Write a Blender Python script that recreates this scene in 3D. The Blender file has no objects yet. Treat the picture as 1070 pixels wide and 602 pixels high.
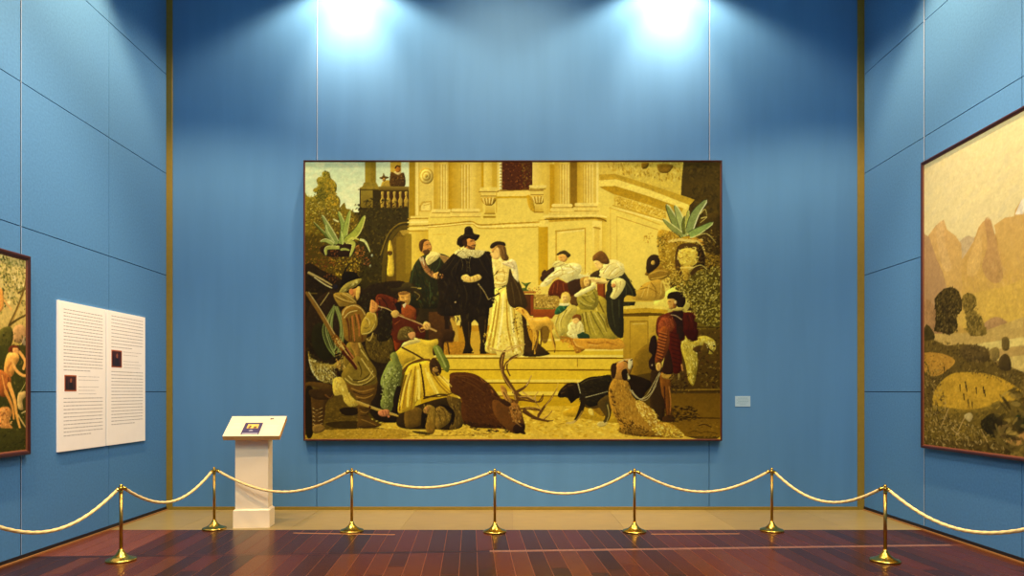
import bpy, bmesh, math, random
import numpy as np
from mathutils import Vector, Matrix

# ------------------------------------------------------------------ scene, camera, light
SC = bpy.context.scene
COL = SC.collection
F = 713.0                 # focal length in pixels of the 1070 px wide frame
VX, VY = 533.0, 409.0     # where the level view axis meets the picture
EYE = 1.6                 # eye height above the floor, metres
DB = 9.237                # distance to the far wall
XL, XR = -4.644, 4.786    # side walls
YN = -3.0                 # wall behind the visitor
HC = 7.7                  # ceiling height

def srgb(c):
    a = np.asarray(c, dtype=np.float64) / 255.0
    return np.where(a <= 0.04045, a / 12.92, ((a + 0.055) / 1.055) ** 2.4)

def at(px, py, Y):
    return Vector(((px - VX) * Y / F, Y, EYE - (py - VY) * Y / F))

cam_d = bpy.data.cameras.new('camera')
cam = bpy.data.objects.new('camera', cam_d)
COL.objects.link(cam)
cam.location = (0, 0, EYE)
cam.rotation_euler = (math.radians(90), 0, 0)
cam_d.sensor_fit = 'HORIZONTAL'
cam_d.sensor_width = 36.0
cam_d.lens = F / 1070 * 36.0
cam_d.shift_x = (535 - VX) / 1070
cam_d.shift_y = (VY - 301) / 1070
cam_d.clip_start = 0.05
SC.camera = cam

SC.view_settings.view_transform = 'Standard'
SC.view_settings.look = 'None'
SC.view_settings.gamma = 1.0
SC.view_settings.use_curve_mapping = False
SC.view_settings.exposure = 1.12

w = bpy.data.worlds.new('gallery_air')
SC.world = w
w.use_nodes = True
w.node_tree.nodes['Background'].inputs[0].default_value = (0.8, 0.85, 1.0, 1)
w.node_tree.nodes['Background'].inputs[1].default_value = 0.05

def spot(name, loc, target, power, size, blend, col, radius=0.08):
    d = bpy.data.lights.new(name, 'SPOT')
    d.energy = power
    d.spot_size = math.radians(size)
    d.spot_blend = blend
    d.color = col
    d.shadow_soft_size = radius
    o = bpy.data.objects.new(name, d)
    COL.objects.link(o)
    o.location = loc
    o.rotation_euler = (Vector(target) - Vector(loc)).to_track_quat('-Z', 'Y').to_euler()
    return o

def area(name, loc, target, power, sx, sy, col):
    d = bpy.data.lights.new(name, 'AREA')
    d.shape = 'RECTANGLE'
    d.size, d.size_y = sx, sy
    d.energy = power
    d.color = col
    o = bpy.data.objects.new(name, d)
    COL.objects.link(o)
    o.location = loc
    o.rotation_euler = (Vector(target) - Vector(loc)).to_track_quat('-Z', 'Y').to_euler()
    return o

WHITE = (1.0, 0.70, 0.46)
WASH = (1.0, 0.63, 0.35)
WARM = (1.0, 0.62, 0.36)
for sx in (-2.15, 2.12):
    # two wall washers close to the far wall, just above the top of the picture
    spot('wall_washer', (sx, DB - 0.5, 7.32), (sx, DB - 0.42, 0), 230, 136, 0.35, WHITE)
    spot('wall_washer_core', (sx, DB - 0.5, 7.34), (sx, DB - 0.02, 5.9), 260, 66, 1.0, (1.0, 0.62, 0.39))
    # track spots that light the big picture and the wall above it
    spot('picture_spot', (sx * 0.8, 5.2, 7.4), (sx * 0.35, DB, 1.5), 510, 50, 1.0, WARM)
spot('upper_fill', (0, 6.9, 7.5), (0, DB, 5.3), 410, 84, 1.0, (1.0, 0.56, 0.31), 0.3)  # extra soft spot, added to brighten the wall between the two washers
for s, xw in ((1, XL), (-1, XR)):
    for yy in (6.7, 4.2, 1.5):
        spot('side_washer', (xw + s * 0.95, yy, 7.35), (xw + s * 0.45, yy - 1.0, 0), 510, 118, 0.35, WASH)
    spot('side_picture_spot', (xw + s * 3.6, 5.6, 7.4), (xw, 6.7, 2.4), 420, 48, 0.9, (1.0, 0.84, 0.66))
area('ceiling_fill', (0, 1.2, 7.6), (0, 2.4, 0), 340, 6.5, 7.0, (0.82, 0.93, 1.0))  # unseen area lamp added as overall cool fill for the room

# ------------------------------------------------------------------ helpers
def tag(o, label=None, cat=None, group=None, kind=None):
    if label: o['label'] = label
    if cat: o['category'] = cat
    if group: o['group'] = group
    if kind: o['kind'] = kind
    return o

def link_mesh(name, me, mats, parent=None):
    o = bpy.data.objects.new(name, me)
    for m in (mats if isinstance(mats, (list, tuple)) else [mats]):
        me.materials.append(m)
    COL.objects.link(o)
    if parent: o.parent = parent
    return o

def build(name, bm, mats, parent=None, smooth=False):
    me = bpy.data.meshes.new(name)
    bmesh.ops.recalc_face_normals(bm, faces=bm.faces[:])
    bm.to_mesh(me)
    bm.free()
    if smooth:
        for p in me.polygons: p.use_smooth = True
    return link_mesh(name, me, mats, parent)

def empty(name, loc, rz=0.0):
    o = bpy.data.objects.new(name, None)
    o.empty_display_size = 0.1
    COL.objects.link(o)
    o.location = loc
    o.rotation_euler = (0, 0, rz)
    return o

def box(bm, x0, x1, y0, y1, z0, z1, mi=0, bev=0.0, M=None):
    vs = [bm.verts.new(p) for p in ((x0, y0, z0), (x1, y0, z0), (x1, y1, z0), (x0, y1, z0),
                                    (x0, y0, z1), (x1, y0, z1), (x1, y1, z1), (x0, y1, z1))]
    fs = [bm.faces.new([vs[i] for i in q]) for q in ((0, 3, 2, 1), (4, 5, 6, 7), (0, 1, 5, 4),
                                                     (1, 2, 6, 5), (2, 3, 7, 6), (3, 0, 4, 7))]
    for f in fs: f.material_index = mi
    if bev > 0:
        es = list({e for f in fs for e in f.edges})
        r = bmesh.ops.bevel(bm, geom=es, offset=bev, segments=2, affect='EDGES', profile=0.6)
        for f in r['faces']: f.material_index = mi
        vs = list({v for v in bm.verts if v in set(vs)} | {v for f in r['faces'] for v in f.verts})
    if M is not None:
        bmesh.ops.transform(bm, matrix=M, verts=[v for v in vs if v.is_valid])

def lathe(bm, prof, n=32, M=None):
    rings = []
    for r, z in prof:
        if r < 1e-5:
            rings.append([bm.verts.new((0, 0, z))])
        else:
            rings.append([bm.verts.new((r * math.cos(2 * math.pi * i / n), r * math.sin(2 * math.pi * i / n), z)) for i in range(n)])
    for a, b in zip(rings, rings[1:]):
        for i in range(n):
            j = (i + 1) % n
            if len(a) == 1 and len(b) == 1: continue
            if len(a) == 1: bm.faces.new((a[0], b[i], b[j]))
            elif len(b) == 1: bm.faces.new((a[i], a[j], b[0]))
            else: bm.faces.new((a[i], a[j], b[j], b[i]))
    if M is not None:
        bmesh.ops.transform(bm, matrix=M, verts=[v for r in rings for v in r])

# ------------------------------------------------------------------ materials
def nodes(m):
    m.use_nodes = True
    nt = m.node_tree
    return nt, nt.nodes, nt.links, nt.nodes['Principled BSDF']

def mat(name, c, rough=0.5, metal=0.0, spec=0.5, var=0.0, scale=30.0, bump=0.0, stretch=(1, 1, 1)):
    m = bpy.data.materials.new(name)
    nt, N, L, b = nodes(m)
    col = tuple(srgb(c)) + (1.0,)
    b.inputs['Base Color'].default_value = col
    b.inputs['Roughness'].default_value = rough
    b.inputs['Metallic'].default_value = metal
    b.inputs['Specular IOR Level'].default_value = spec
    if var or bump:
        tc = N.new('ShaderNodeTexCoord')
        mp = N.new('ShaderNodeMapping')
        mp.inputs['Scale'].default_value = stretch
        nz = N.new('ShaderNodeTexNoise')
        nz.inputs['Scale'].default_value = scale
        nz.inputs['Detail'].default_value = 6
        L.new(tc.outputs['Object'], mp.inputs['Vector'])
        L.new(mp.outputs[0], nz.inputs['Vector'])
        if var:
            mr = N.new('ShaderNodeMapRange')
            mr.inputs['From Min'].default_value = 0.25
            mr.inputs['From Max'].default_value = 0.75
            mr.inputs['To Min'].default_value = 1 - var
            mr.inputs['To Max'].default_value = 1 + var
            mx = N.new('ShaderNodeMix')
            mx.data_type = 'RGBA'
            mx.blend_type = 'MULTIPLY'
            mx.inputs[0].default_value = 1
            mx.inputs[6].default_value = col
            L.new(nz.outputs[0], mr.inputs[0])
            L.new(mr.outputs[0], mx.inputs[7])
            L.new(mx.outputs[2], b.inputs['Base Color'])
        if bump:
            bp = N.new('ShaderNodeBump')
            bp.inputs['Strength'].default_value = bump
            bp.inputs['Distance'].default_value = 0.002
            L.new(nz.outputs[0], bp.inputs['Height'])
            L.new(bp.outputs[0], b.inputs['Normal'])
    return m

def attr_mat(name, rough, spec=0.4, grain=0.0, gscale=20, stretch=(1, 1, 1), bump=0.0, coat=0.0):
    m = bpy.data.materials.new(name)
    nt, N, L, b = nodes(m)
    a = N.new('ShaderNodeAttribute')
    a.attribute_name = 'paint'
    b.inputs['Roughness'].default_value = rough
    b.inputs['Specular IOR Level'].default_value = spec
    b.inputs['Coat Weight'].default_value = coat
    b.inputs['Coat Roughness'].default_value = 0.12
    if grain:
        tc = N.new('ShaderNodeTexCoord')
        mp = N.new('ShaderNodeMapping')
        mp.inputs['Scale'].default_value = stretch
        nz = N.new('ShaderNodeTexNoise')
        nz.inputs['Scale'].default_value = gscale
        nz.inputs['Detail'].default_value = 5
        mr = N.new('ShaderNodeMapRange')
        mr.inputs['From Min'].default_value = 0.25
        mr.inputs['From Max'].default_value = 0.75
        mr.inputs['To Min'].default_value = 1 - grain
        mr.inputs['To Max'].default_value = 1 + grain
        mx = N.new('ShaderNodeMix')
        mx.data_type = 'RGBA'
        mx.blend_type = 'MULTIPLY'
        mx.inputs[0].default_value = 1
        L.new(tc.outputs['Object'], mp.inputs['Vector'])
        L.new(mp.outputs[0], nz.inputs['Vector'])
        L.new(nz.outputs[0], mr.inputs[0])
        L.new(a.outputs['Color'], mx.inputs[6])
        L.new(mr.outputs[0], mx.inputs[7])
        L.new(mx.outputs[2], b.inputs['Base Color'])
        if bump:
            bp = N.new('ShaderNodeBump')
            bp.inputs['Strength'].default_value = bump
            bp.inputs['Distance'].default_value = 0.001
            L.new(nz.outputs[0], bp.inputs['Height'])
            L.new(bp.outputs[0], b.inputs['Normal'])
    else:
        L.new(a.outputs['Color'], b.inputs['Base Color'])
    return m

M_WALL = mat('blue_wall_fabric', (78, 129, 175), 0.9, spec=0.1, var=0.10, scale=42, bump=0.25)
M_WALLB = mat('blue_wall_fabric_streaked', (78, 129, 175), 0.9, spec=0.1, var=0.055, scale=1.6, stretch=(3.5, 1, 0.35), bump=0.0)
M_GAP = mat('panel_gap', (16, 34, 50), 0.9, spec=0.1)
M_EDGE = mat('pale_panel_edge', (165, 186, 208), 0.6, var=0.04)
M_OLIVE = mat('olive_gold_trim', (128, 112, 38), 0.45, spec=0.4, var=0.08, scale=15)
M_BLACK = mat('black_skirting', (10, 11, 16), 0.6, var=0.1)
M_TAN = mat('tan_edge_strip', (150, 108, 58), 0.4, var=0.12, scale=12)
M_CEIL = mat('white_ceiling', (225, 222, 214), 0.9, var=0.02)
M_FRAME = mat('red_brown_frame', (58, 22, 12), 0.35, var=0.2, scale=18)
M_LIP = mat('gilt_frame_lip', (104, 56, 20), 0.45, metal=0.0, var=0.15, scale=25)
M_BACKBOARD = mat('stretcher_wood', (120, 92, 60), 0.8, var=0.1)
M_CREAM = mat('cream_painted_wood', (250, 236, 196), 0.5, var=0.02, scale=8)
M_BOARD = mat('white_panel', (253, 248, 232), 0.55, var=0.015, scale=10)
M_INK = mat('grey_ink', (182, 176, 160), 0.8)
M_INK2 = mat('pale_grey_ink', (206, 201, 186), 0.8)
M_BRASS = mat('polished_brass', (216, 186, 84), 0.2, metal=1.0, var=0.05, scale=14)
M_BRASSD = mat('brushed_brass_pole', (200, 162, 80), 0.32, metal=1.0, var=0.06, scale=20)
M_ROPE = mat('cream_rope', (232, 208, 140), 0.7, spec=0.25, var=0.1, scale=90, bump=0.3)
M_FLOOR = attr_mat('polished_plank', 0.26, 0.13, grain=0.34, gscale=7, stretch=(9, 1, 1), bump=0.05)
M_SUB = mat('plank_joint', (122, 72, 46), 0.5)
M_STONE = attr_mat('travertine', 0.35, 0.4, grain=0.16, gscale=3.2, stretch=(1, 5, 1))
M_PAINT = attr_mat('oil_paint', 0.65, 0.06, grain=0.04, gscale=90, bump=0.15)
M_PRINT = attr_mat('printed_sheet', 0.5, 0.3)
M_LABEL = mat('pale_blue_label', (150, 188, 208), 0.3, var=0.03)
M_LABELINK = mat('blue_grey_ink', (108, 150, 172), 0.6)

# ------------------------------------------------------------------ the room
def wall_panels(name, cols, rows, place, normal_gap, pale=(), fabric=None):
    """Panels (boxes) on a dark backing, cut by grooves at cols and rows; place maps (u, depth, z) to the room."""
    bm = bmesh.new()
    g = normal_gap
    for a, b in zip(cols, cols[1:]):
        for c, d in zip(rows, rows[1:]):
            box(bm, a + g, b - g, 0.0, 0.03, c + g, d - g, 0)
    box(bm, cols[0], cols[-1], 0.03, 0.12, rows[0], rows[-1], 1)
    for u, wd in pale:
        box(bm, u + g, u + g + wd, -0.001, 0.029, 1.2 if fabric else rows[0], rows[-1], 2)
    for v in bm.verts: v.co = place(v.co)
    o = build(name, bm, [fabric or M_WALL, M_GAP, M_EDGE])
    o['kind'] = 'structure'
    return o

ROWS = [0.0, 1.594, 3.167, 4.54, 5.88, HC]
s = DB / F
# far wall: three tall panels, no cross joints
wall_panels('wall_back', [XL, (331 - VX) * s, (741 - VX) * s, XR], [0.0, HC], lambda c: Vector((c.x, DB + c.y, c.z)), 0.004,
            pale=[((331 - VX) * s, 0.007), ((741 - VX) * s, 0.007)], fabric=M_WALLB)
wall_panels('wall_left', [YN, -0.62, 0.8, 2.22, 3.64, 5.06, 6.475, 7.90, DB + 0.12], ROWS,
            lambda c: Vector((XL - c.y, c.x, c.z)), 0.0045, pale=[(6.475, 0.005)])
wall_panels('wall_right', [YN, -0.68, 0.74, 2.16, 3.58, 4.98, 6.38, 7.88, DB + 0.12], ROWS,
            lambda c: Vector((XR + c.y, c.x, c.z)), 0.0045, pale=[(7.88, 0.010)])
bm = bmesh.new(); box(bm, XL, XR, YN - 0.12, YN, 0, HC)
build('wall_front', bm, M_WALL)['kind'] = 'structure'
bm = bmesh.new(); box(bm, XL - 0.12, XR + 0.12, YN - 0.12, DB + 0.12, HC, HC + 0.1)
build('ceiling', bm, M_CEIL)['kind'] = 'structure'
# olive corner posts and the olive strip at the foot of the far wall
bm = bmesh.new(); box(bm, XL, XL + 0.079, DB - 0.025, DB, 0, HC, 0, 0.004)
build('trim_1', bm, M_OLIVE)['kind'] = 'structure'
bm = bmesh.new(); box(bm, XR - 0.088, XR, DB - 0.025, DB, 0, HC, 0, 0.004)
build('trim_2', bm, M_OLIVE)['kind'] = 'structure'
bm = bmesh.new(); box(bm, XL + 0.079, XR - 0.088, DB - 0.02, DB, 0, 0.04, 0, 0.003)
build('baseboard_back', bm, M_OLIVE)['kind'] = 'structure'
for nm, x0, x1, xs0, xs1 in (('left', XL, XL + 0.012, XL + 0.012, XL + 0.03), ('right', XR - 0.012, XR, XR - 0.03, XR - 0.012)):
    bm = bmesh.new()
    box(bm, x0, x1, YN, DB - 0.026, 0, 0.045, 0)
    box(bm, xs0, xs1, YN, DB - 0.026, 0, 0.012, 1)
    build('baseboard_' + nm, bm, [M_BLACK, M_TAN])['kind'] = 'structure'

# floor: planks laid slightly askew, a cross board, and a travertine strip along the far wall
Y_STONE = 7.88
def paint_faces(me, cols):
    a = me.attributes.new('paint', 'FLOAT_COLOR', 'FACE')
    a.data.foreach_set('color', np.asarray(cols, dtype=np.float32).ravel())

rnd = random.Random(5)
PL = [(c_[0] * .65, c_[1] * .64, c_[2] * .5) for c_ in [(86, 43, 24), (104, 50, 24), (74, 38, 20), (120, 58, 24), (92, 44, 22), (72, 37, 21), (124, 66, 28), (108, 48, 22)]]
bm = bmesh.new()
lay = bm.faces.layers.int.new('tone')
tones = []
def plank(x0, x1, y0, y1, c):
    tones.append(c)
    f = bm.faces.new([bm.verts.new(p) for p in ((x0, y0, 0), (x1, y0, 0), (x1, y1, 0), (x0, y1, 0))])
    f[lay] = len(tones) - 1
PWID, GAP = 0.165, 0.0022
YC = 6.80
i = -40
while i < 40:
    x0 = i * PWID
    plank(x0 + GAP, x0 + PWID - GAP, YC + 0.075, 9.0, rnd.choice([PL[0], PL[1], PL[4], PL[7], PL[2]]))
    y = YC
    first = True
    while y > -4.5:
        ln = rnd.uniform(0.5, 1.5) if first else rnd.uniform(1.1, 2.1)
        first = False
        plank(x0 + GAP, x0 + PWID - GAP, y - ln + GAP, y - GAP, rnd.choice(PL))
        y -= ln
    i += 1
x = -6.6
while x < 6.6:
    plank(x, x + 1.6 - GAP, YC + GAP, YC + 0.075 - GAP, rnd.choice([(104, 56, 32), (98, 52, 30)]))
    x += 1.6
bmesh.ops.transform(bm, matrix=Matrix.Translation((0, YC, 0)) @ Matrix.Rotation(math.radians(3.3), 4, 'Z') @ Matrix.Translation((0, -YC, 0)), verts=bm.verts[:])
for co, no in (((XL, 0, 0), (-1, 0, 0)), ((XR, 0, 0), (1, 0, 0)), ((0, Y_STONE, 0), (0, 1, 0)), ((0, YN, 0), (0, -1, 0))):
    bmesh.ops.bisect_plane(bm, geom=bm.verts[:] + bm.edges[:] + bm.faces[:], plane_co=co, plane_no=no, clear_outer=True)
for f in bm.faces:
    if f.normal.z < 0: f.normal_flip()
me = bpy.data.meshes.new('floor')
ids = [f[lay] for f in bm.faces]
nplank = len(ids)
def sub(z0, z1, x0, x1, y0, y1):
    box(bm, x0, x1, y0, y1, z0, z1, 1)
sub(-0.1, -0.0012, XL - 0.12, XR + 0.12, YN - 0.12, Y_STONE)
cols = [tuple(srgb(tones[k])) + (1,) for k in ids] + [(0.2, 0.1, 0.06, 1)] * 6
bm.to_mesh(me); bm.free()
paint_faces(me, cols)
link_mesh('floor', me, [M_FLOOR, M_SUB])['kind'] = 'structure'

bm = bmesh.new()
xs = [XL, -3.87, -2.57, -1.27, 0.03, 1.33, 2.63, 3.93, XR]
tc = [tuple(v * m for v, m in zip(c_, (.68, .735, .68))) for c_ in [(204, 170, 106), (210, 174, 106), (205, 170, 100), (196, 161, 94), (204, 168, 98), (210, 174, 102), (200, 166, 98), (206, 172, 106)]]
cols = []
for k, (a, b) in enumerate(zip(xs, xs[1:])):
    box(bm, a + 0.0015, b - 0.0015, Y_STONE + 0.003, DB, -0.1, 0.0)
    cols += [tuple(srgb(tc[k])) + (1,)] * 6
box(bm, XL - 0.1, XR + 0.1, Y_STONE, DB + 0.1, -0.12, -0.004)
cols += [tuple(srgb((110, 84, 46))) + (1,)] * 6
bmesh.ops.recalc_face_normals(bm, faces=bm.faces[:])
me = bpy.data.meshes.new('floor_stone')
bm.to_mesh(me); bm.free()
paint_faces(me, cols)
link_mesh('floor_stone', me, M_STONE)['kind'] = 'structure'
# two pale inlaid boards at the edge of the planks
for k, (xa, xb, ya, yb) in enumerate(((307, 413, 7.72, 7.63), (680, 772, 7.66, 7.68))):
    bm = bmesh.new()
    p, q = (xa - VX) * ya / F, (xb - VX) * yb / F
    vs = [bm.verts.new(v) for v in ((p, ya - 0.035, 0.0006), (q, yb - 0.035, 0.0006), (q, yb, 0.0006), (p, ya, 0.0006))]
    bm.faces.new(vs)
    r = bmesh.ops.extrude_face_region(bm, geom=bm.faces[:])
    for v in r['geom']:
        if isinstance(v, bmesh.types.BMVert): v.co.z = -0.02
    build('trim_%d' % (k + 3), bm, M_TAN)['kind'] = 'structure'

# ------------------------------------------------------------------ paint: polygons, strokes and dabs laid on a canvas grid
class Canvas:
    def __init__(c, wm, hm, res, inv, base, seed=1):
        """wm x hm metres, res mesh points per metre; inv maps photo pixels to canvas metres (u right, v up)."""
        c.nx, c.ny = int(wm * res) + 1, int(hm * res) + 1
        c.W, c.H = c.nx * 2, c.ny * 2
        c.sx, c.sy = c.W / wm, c.H / hm
        c.wm, c.hm, c.inv = wm, hm, inv
        c.img = np.empty((c.H, c.W, 3)); c.img[:] = base
        g = np.random.default_rng(seed)
        f = np.zeros((c.H, c.W))
        for k, amp in ((3, .5), (7, .35), (18, .25)):
            h2, w2 = c.H // k + 2, c.W // k + 2
            n = g.standard_normal((h2, w2))
            yy, xx = np.arange(c.H) / k, np.arange(c.W) / k
            y0, x0 = yy.astype(int), xx.astype(int)
            fy, fx = (yy - y0)[:, None], (xx - x0)[None]
            f += amp * ((n[y0][:, x0] * (1 - fx) + n[y0][:, x0 + 1] * fx) * (1 - fy) + (n[y0 + 1][:, x0] * (1 - fx) + n[y0 + 1][:, x0 + 1] * fx) * fy)
        c.noise = f
        c.rnd = random.Random(seed)
    def px(c, pts):
        q = np.asarray([c.inv(x, y) for x, y in pts])
        return np.stack([q[:, 0] * c.sx, (c.hm - q[:, 1]) * c.sy], 1)

TILE = {}
for k, ox in zip('ABCD', (316, 423, 530, 650)):
    for j in range(5): TILE[k + str(j + 1)] = (ox, 166 + 60 * j, 10.0)
TILE.update(Q1=(310, 160, 3.761), Q2=(530, 160, 3.761), Q3=(310, 310, 3.761), Q4=(530, 310, 3.761), PX=(0, 0, 1.0),
            T1=(318, 275, 7.379), T2=(318, 356, 5.846), T3=(412, 231, 6.839), T4=(535, 255, 5.469), T5=(650, 205, 4.3), T6=(575, 365, 5.879), T7=(465, 360, 5.904),
            T8=(955, 210, 4.296), T9=(955, 345, 4.296),
            L1=(0, 260, 5.375), L2=(0, 372, 5.375), R1=(955, 100, 4.635), R2=(955, 220, 4.635), R3=(955, 340, 4.017))
CV = None
def pts_of(t, s):
    ox, oy, k = TILE[t]
    q = [tuple(float(v) for v in a.split(',')) for a in s.split()]
    if t in ('T8', 'T9'):                          # bands that run on along the wall, past the view, are carried to the far end
        h = 855 if t == 'T8' else 275
        q = [(3300, h + (y - h) * 5113 / (x + 1813)) if x > 880 else (x, y) for x, y in q]
    return [(ox + x / k, oy + y / k) for x, y in q]

def catmull(p, closed, n=5):
    out = []
    m = len(p)
    for i in range(m if closed else m - 1):
        if closed: a, b, c, d = p[i - 1], p[i], p[(i + 1) % m], p[(i + 2) % m]
        else: a, b, c, d = p[max(i - 1, 0)], p[i], p[i + 1], p[min(i + 2, m - 1)]
        for k in range(n):
            t = k / n
            out.append(0.5 * (2 * b + (c - a) * t + (2 * a - 5 * b + 4 * c - d) * t * t + (3 * b - a - 3 * c + d) * t ** 3))
    if not closed: out.append(p[-1])
    return np.array(out)

def inside(q, X, Y):
    m = np.zeros(X.shape, bool)
    x0, y0 = q[-1]
    for x1, y1 in q:
        if y0 != y1:
            cnd = ((y0 > Y) != (y1 > Y)) & (X < (x1 - x0) * (Y - y0) / (y1 - y0) + x0)
            m ^= cnd
        x0, y0 = x1, y1
    return m

def window(lo, hi):
    x0, y0 = max(int(lo[0]) - 1, 0), max(int(lo[1]) - 1, 0)
    x1, y1 = min(int(hi[0]) + 2, CV.W), min(int(hi[1]) + 2, CV.H)
    if x1 <= x0 or y1 <= y0: return None
    return x0, y0, x1, y1

def fill(win, m, col, n, alpha=1.0):
    x0, y0, x1, y1 = win
    v = CV.img[y0:y1, x0:x1]
    c = col * (1 + n * CV.noise[y0:y1, x0:x1, None])
    if alpha < 1: c = v * (1 - alpha) + c * alpha
    v[m] = np.broadcast_to(c, v.shape)[m]

def P(t, s, c, c2=None, g='v', n=0.09, sm=1, a=1.0, sh=0.30):
    """filled outline; c2 blends to a second colour down (v) or across (h)"""
    q = CV.px(pts_of(t, s))
    if sm: q = catmull(q, True)
    win = window(q.min(0), q.max(0))
    if not win: return
    x0, y0, x1, y1 = win
    Y, X = np.mgrid[y0:y1, x0:x1] + 0.5
    col = np.asarray(c, float)[None, None]
    if c2:
        lo, hi = q.min(0), q.max(0)
        k = ((Y - lo[1]) / max(hi[1] - lo[1], 1) if g == 'v' else (X - lo[0]) / max(hi[0] - lo[0], 1)).clip(0, 1)[..., None]
        col = col * (1 - k) + np.asarray(c2, float) * k
    m = inside(q, X, Y)
    if sm and sh:                                  # modelling: lit on the upper left, turning away to the lower right
        r = int(min(max(.16 * min(x1 - x0, y1 - y0), 2), 12))
        B = np.pad(m.astype(float), 2 * r)
        for ax in (0, 1):
            cs = np.cumsum(B, ax)
            B = (np.roll(cs, -r, ax) - np.roll(cs, r, ax)) / (2 * r)
        d = r // 2 + 1
        h, k = m.shape
        z = 2 * r
        lit = B[z + d:z + d + h, z + d:z + d + k] - B[z - d:z - d + h, z - d:z - d + k]
        col = col * (1 + sh * lit.clip(-1.2, 1.2)[..., None])
    fill(win, m, col, n, a)

def R(t, x0, y0, x1, y1, c, c2=None, g='v', n=0.05, a=1.0):
    P(t, '%g,%g %g,%g %g,%g %g,%g' % (x0, y0, x1, y0, x1, y1, x0, y1), c, c2, g, n, 0, a)

def E(t, x, y, rx, ry, c, n=0.07, c2=None, g='v'):
    P(t, ' '.join('%g,%g' % (x + rx * math.cos(k * .5236), y + ry * math.sin(k * .5236)) for k in range(12)), c, c2, g, n, 1)

def S(t, s, w0, c, w1=None, n=0.07, a=1.0):
    """stroke along a smooth path, width w0 tapering to w1 (tile units)"""
    k = TILE[t][2]
    p = pts_of(t, s)
    q = CV.px(p)
    b = CV.px([(p[0][0], p[0][1]), (p[0][0], p[0][1] + 1.0)])
    u = abs(b[1][1] - b[0][1]) / k / 2
    if w1 is None: w1 = w0
    if len(q) > 2: q = catmull(q, False)
    m = len(q) - 1
    col = np.asarray(c, float)[None, None]
    for i in range(m):
        A, B = q[i], q[i + 1]
        ra, rb = max(u * (w0 + (w1 - w0) * i / m), .75), max(u * (w0 + (w1 - w0) * (i + 1) / m), .75)
        r = max(ra, rb)
        win = window(np.minimum(A, B) - r, np.maximum(A, B) + r)
        if not win: continue
        x0, y0, x1, y1 = win
        Y, X = np.mgrid[y0:y1, x0:x1] + 0.5
        d = B - A
        tt = (((X - A[0]) * d[0] + (Y - A[1]) * d[1]) / max(d @ d, 1e-6)).clip(0, 1)
        dist = np.hypot(X - A[0] - tt * d[0], Y - A[1] - tt * d[1])
        fill(win, dist < ra + (rb - ra) * tt, col, n, a)

def D(t, s, cols, num, ln, wd, ang=0, spread=180, jit=0.12, a=0.85, sm=1):
    """num brush dabs inside an outline: foliage, fur, patterned cloth"""
    k = TILE[t][2]
    p = pts_of(t, s)
    q = CV.px(p)
    if sm: q = catmull(q, True, 3)
    b = CV.px([p[0], (p[0][0], p[0][1] + 1.0)])
    u = abs(b[1][1] - b[0][1]) / k
    lo, hi = q.min(0), q.max(0)
    rr = CV.rnd
    bx = np.array([(rr.uniform(lo[0], hi[0]), rr.uniform(lo[1], hi[1])) for _ in range(num * 4)])
    ok = bx[inside(q, bx[:, 0], bx[:, 1])][:int(num * 1.4)]
    ln, wd, a = ln * .8, wd * .8, a * .92
    for cx, cy in ok:
        L_, W_ = max(u * ln * rr.uniform(.6, 1.3) / 2, 1), max(u * wd * rr.uniform(.6, 1.3) / 2, .8)
        r = max(L_, W_)
        win = window((cx - r, cy - r), (cx + r, cy + r))
        if not win: continue
        x0, y0, x1, y1 = win
        th = math.radians(ang + rr.uniform(-spread, spread) / 2)
        Y, X = np.mgrid[y0:y1, x0:x1] + 0.5
        X, Y = X - cx, Y - cy
        m = ((X * math.cos(th) + Y * math.sin(th)) / L_) ** 2 + ((Y * math.cos(th) - X * math.sin(th)) / W_) ** 2 < 1
        fill(win, m, np.asarray(rr.choice(cols), float)[None, None] * (1 + rr.uniform(-jit, jit)), 0.04, a)

def leaf(t, s, w, c, hl=None):
    """agave leaf: wide in the middle, pointed tip, pale rim"""
    p = [np.array([float(v) for v in a.split(',')]) for a in s.split()]
    q = catmull(np.array(p), False, 6)
    m = len(q) - 1
    l, r = [], []
    for i, v in enumerate(q):
        d = q[min(i + 1, m)] - q[max(i - 1, 0)]
        d = d / (np.hypot(*d) + 1e-6)
        h = w * .82 * (0.35 + 1.0 * math.sin(math.pi * min(1, .25 + .75 * i / m)) ** 1.0) * .5 if i < m else 0
        l.append(v + h * np.array([-d[1], d[0]])); r.append(v - h * np.array([-d[1], d[0]]))
    f = lambda a: ' '.join('%g,%g' % tuple(v) for v in a)
    P(t, f(l + r[::-1]), c, sm=0)
    if hl:
        S(t, f(l), w * .16, hl); S(t, f(r), w * .1, [x * .55 for x in c])

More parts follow.
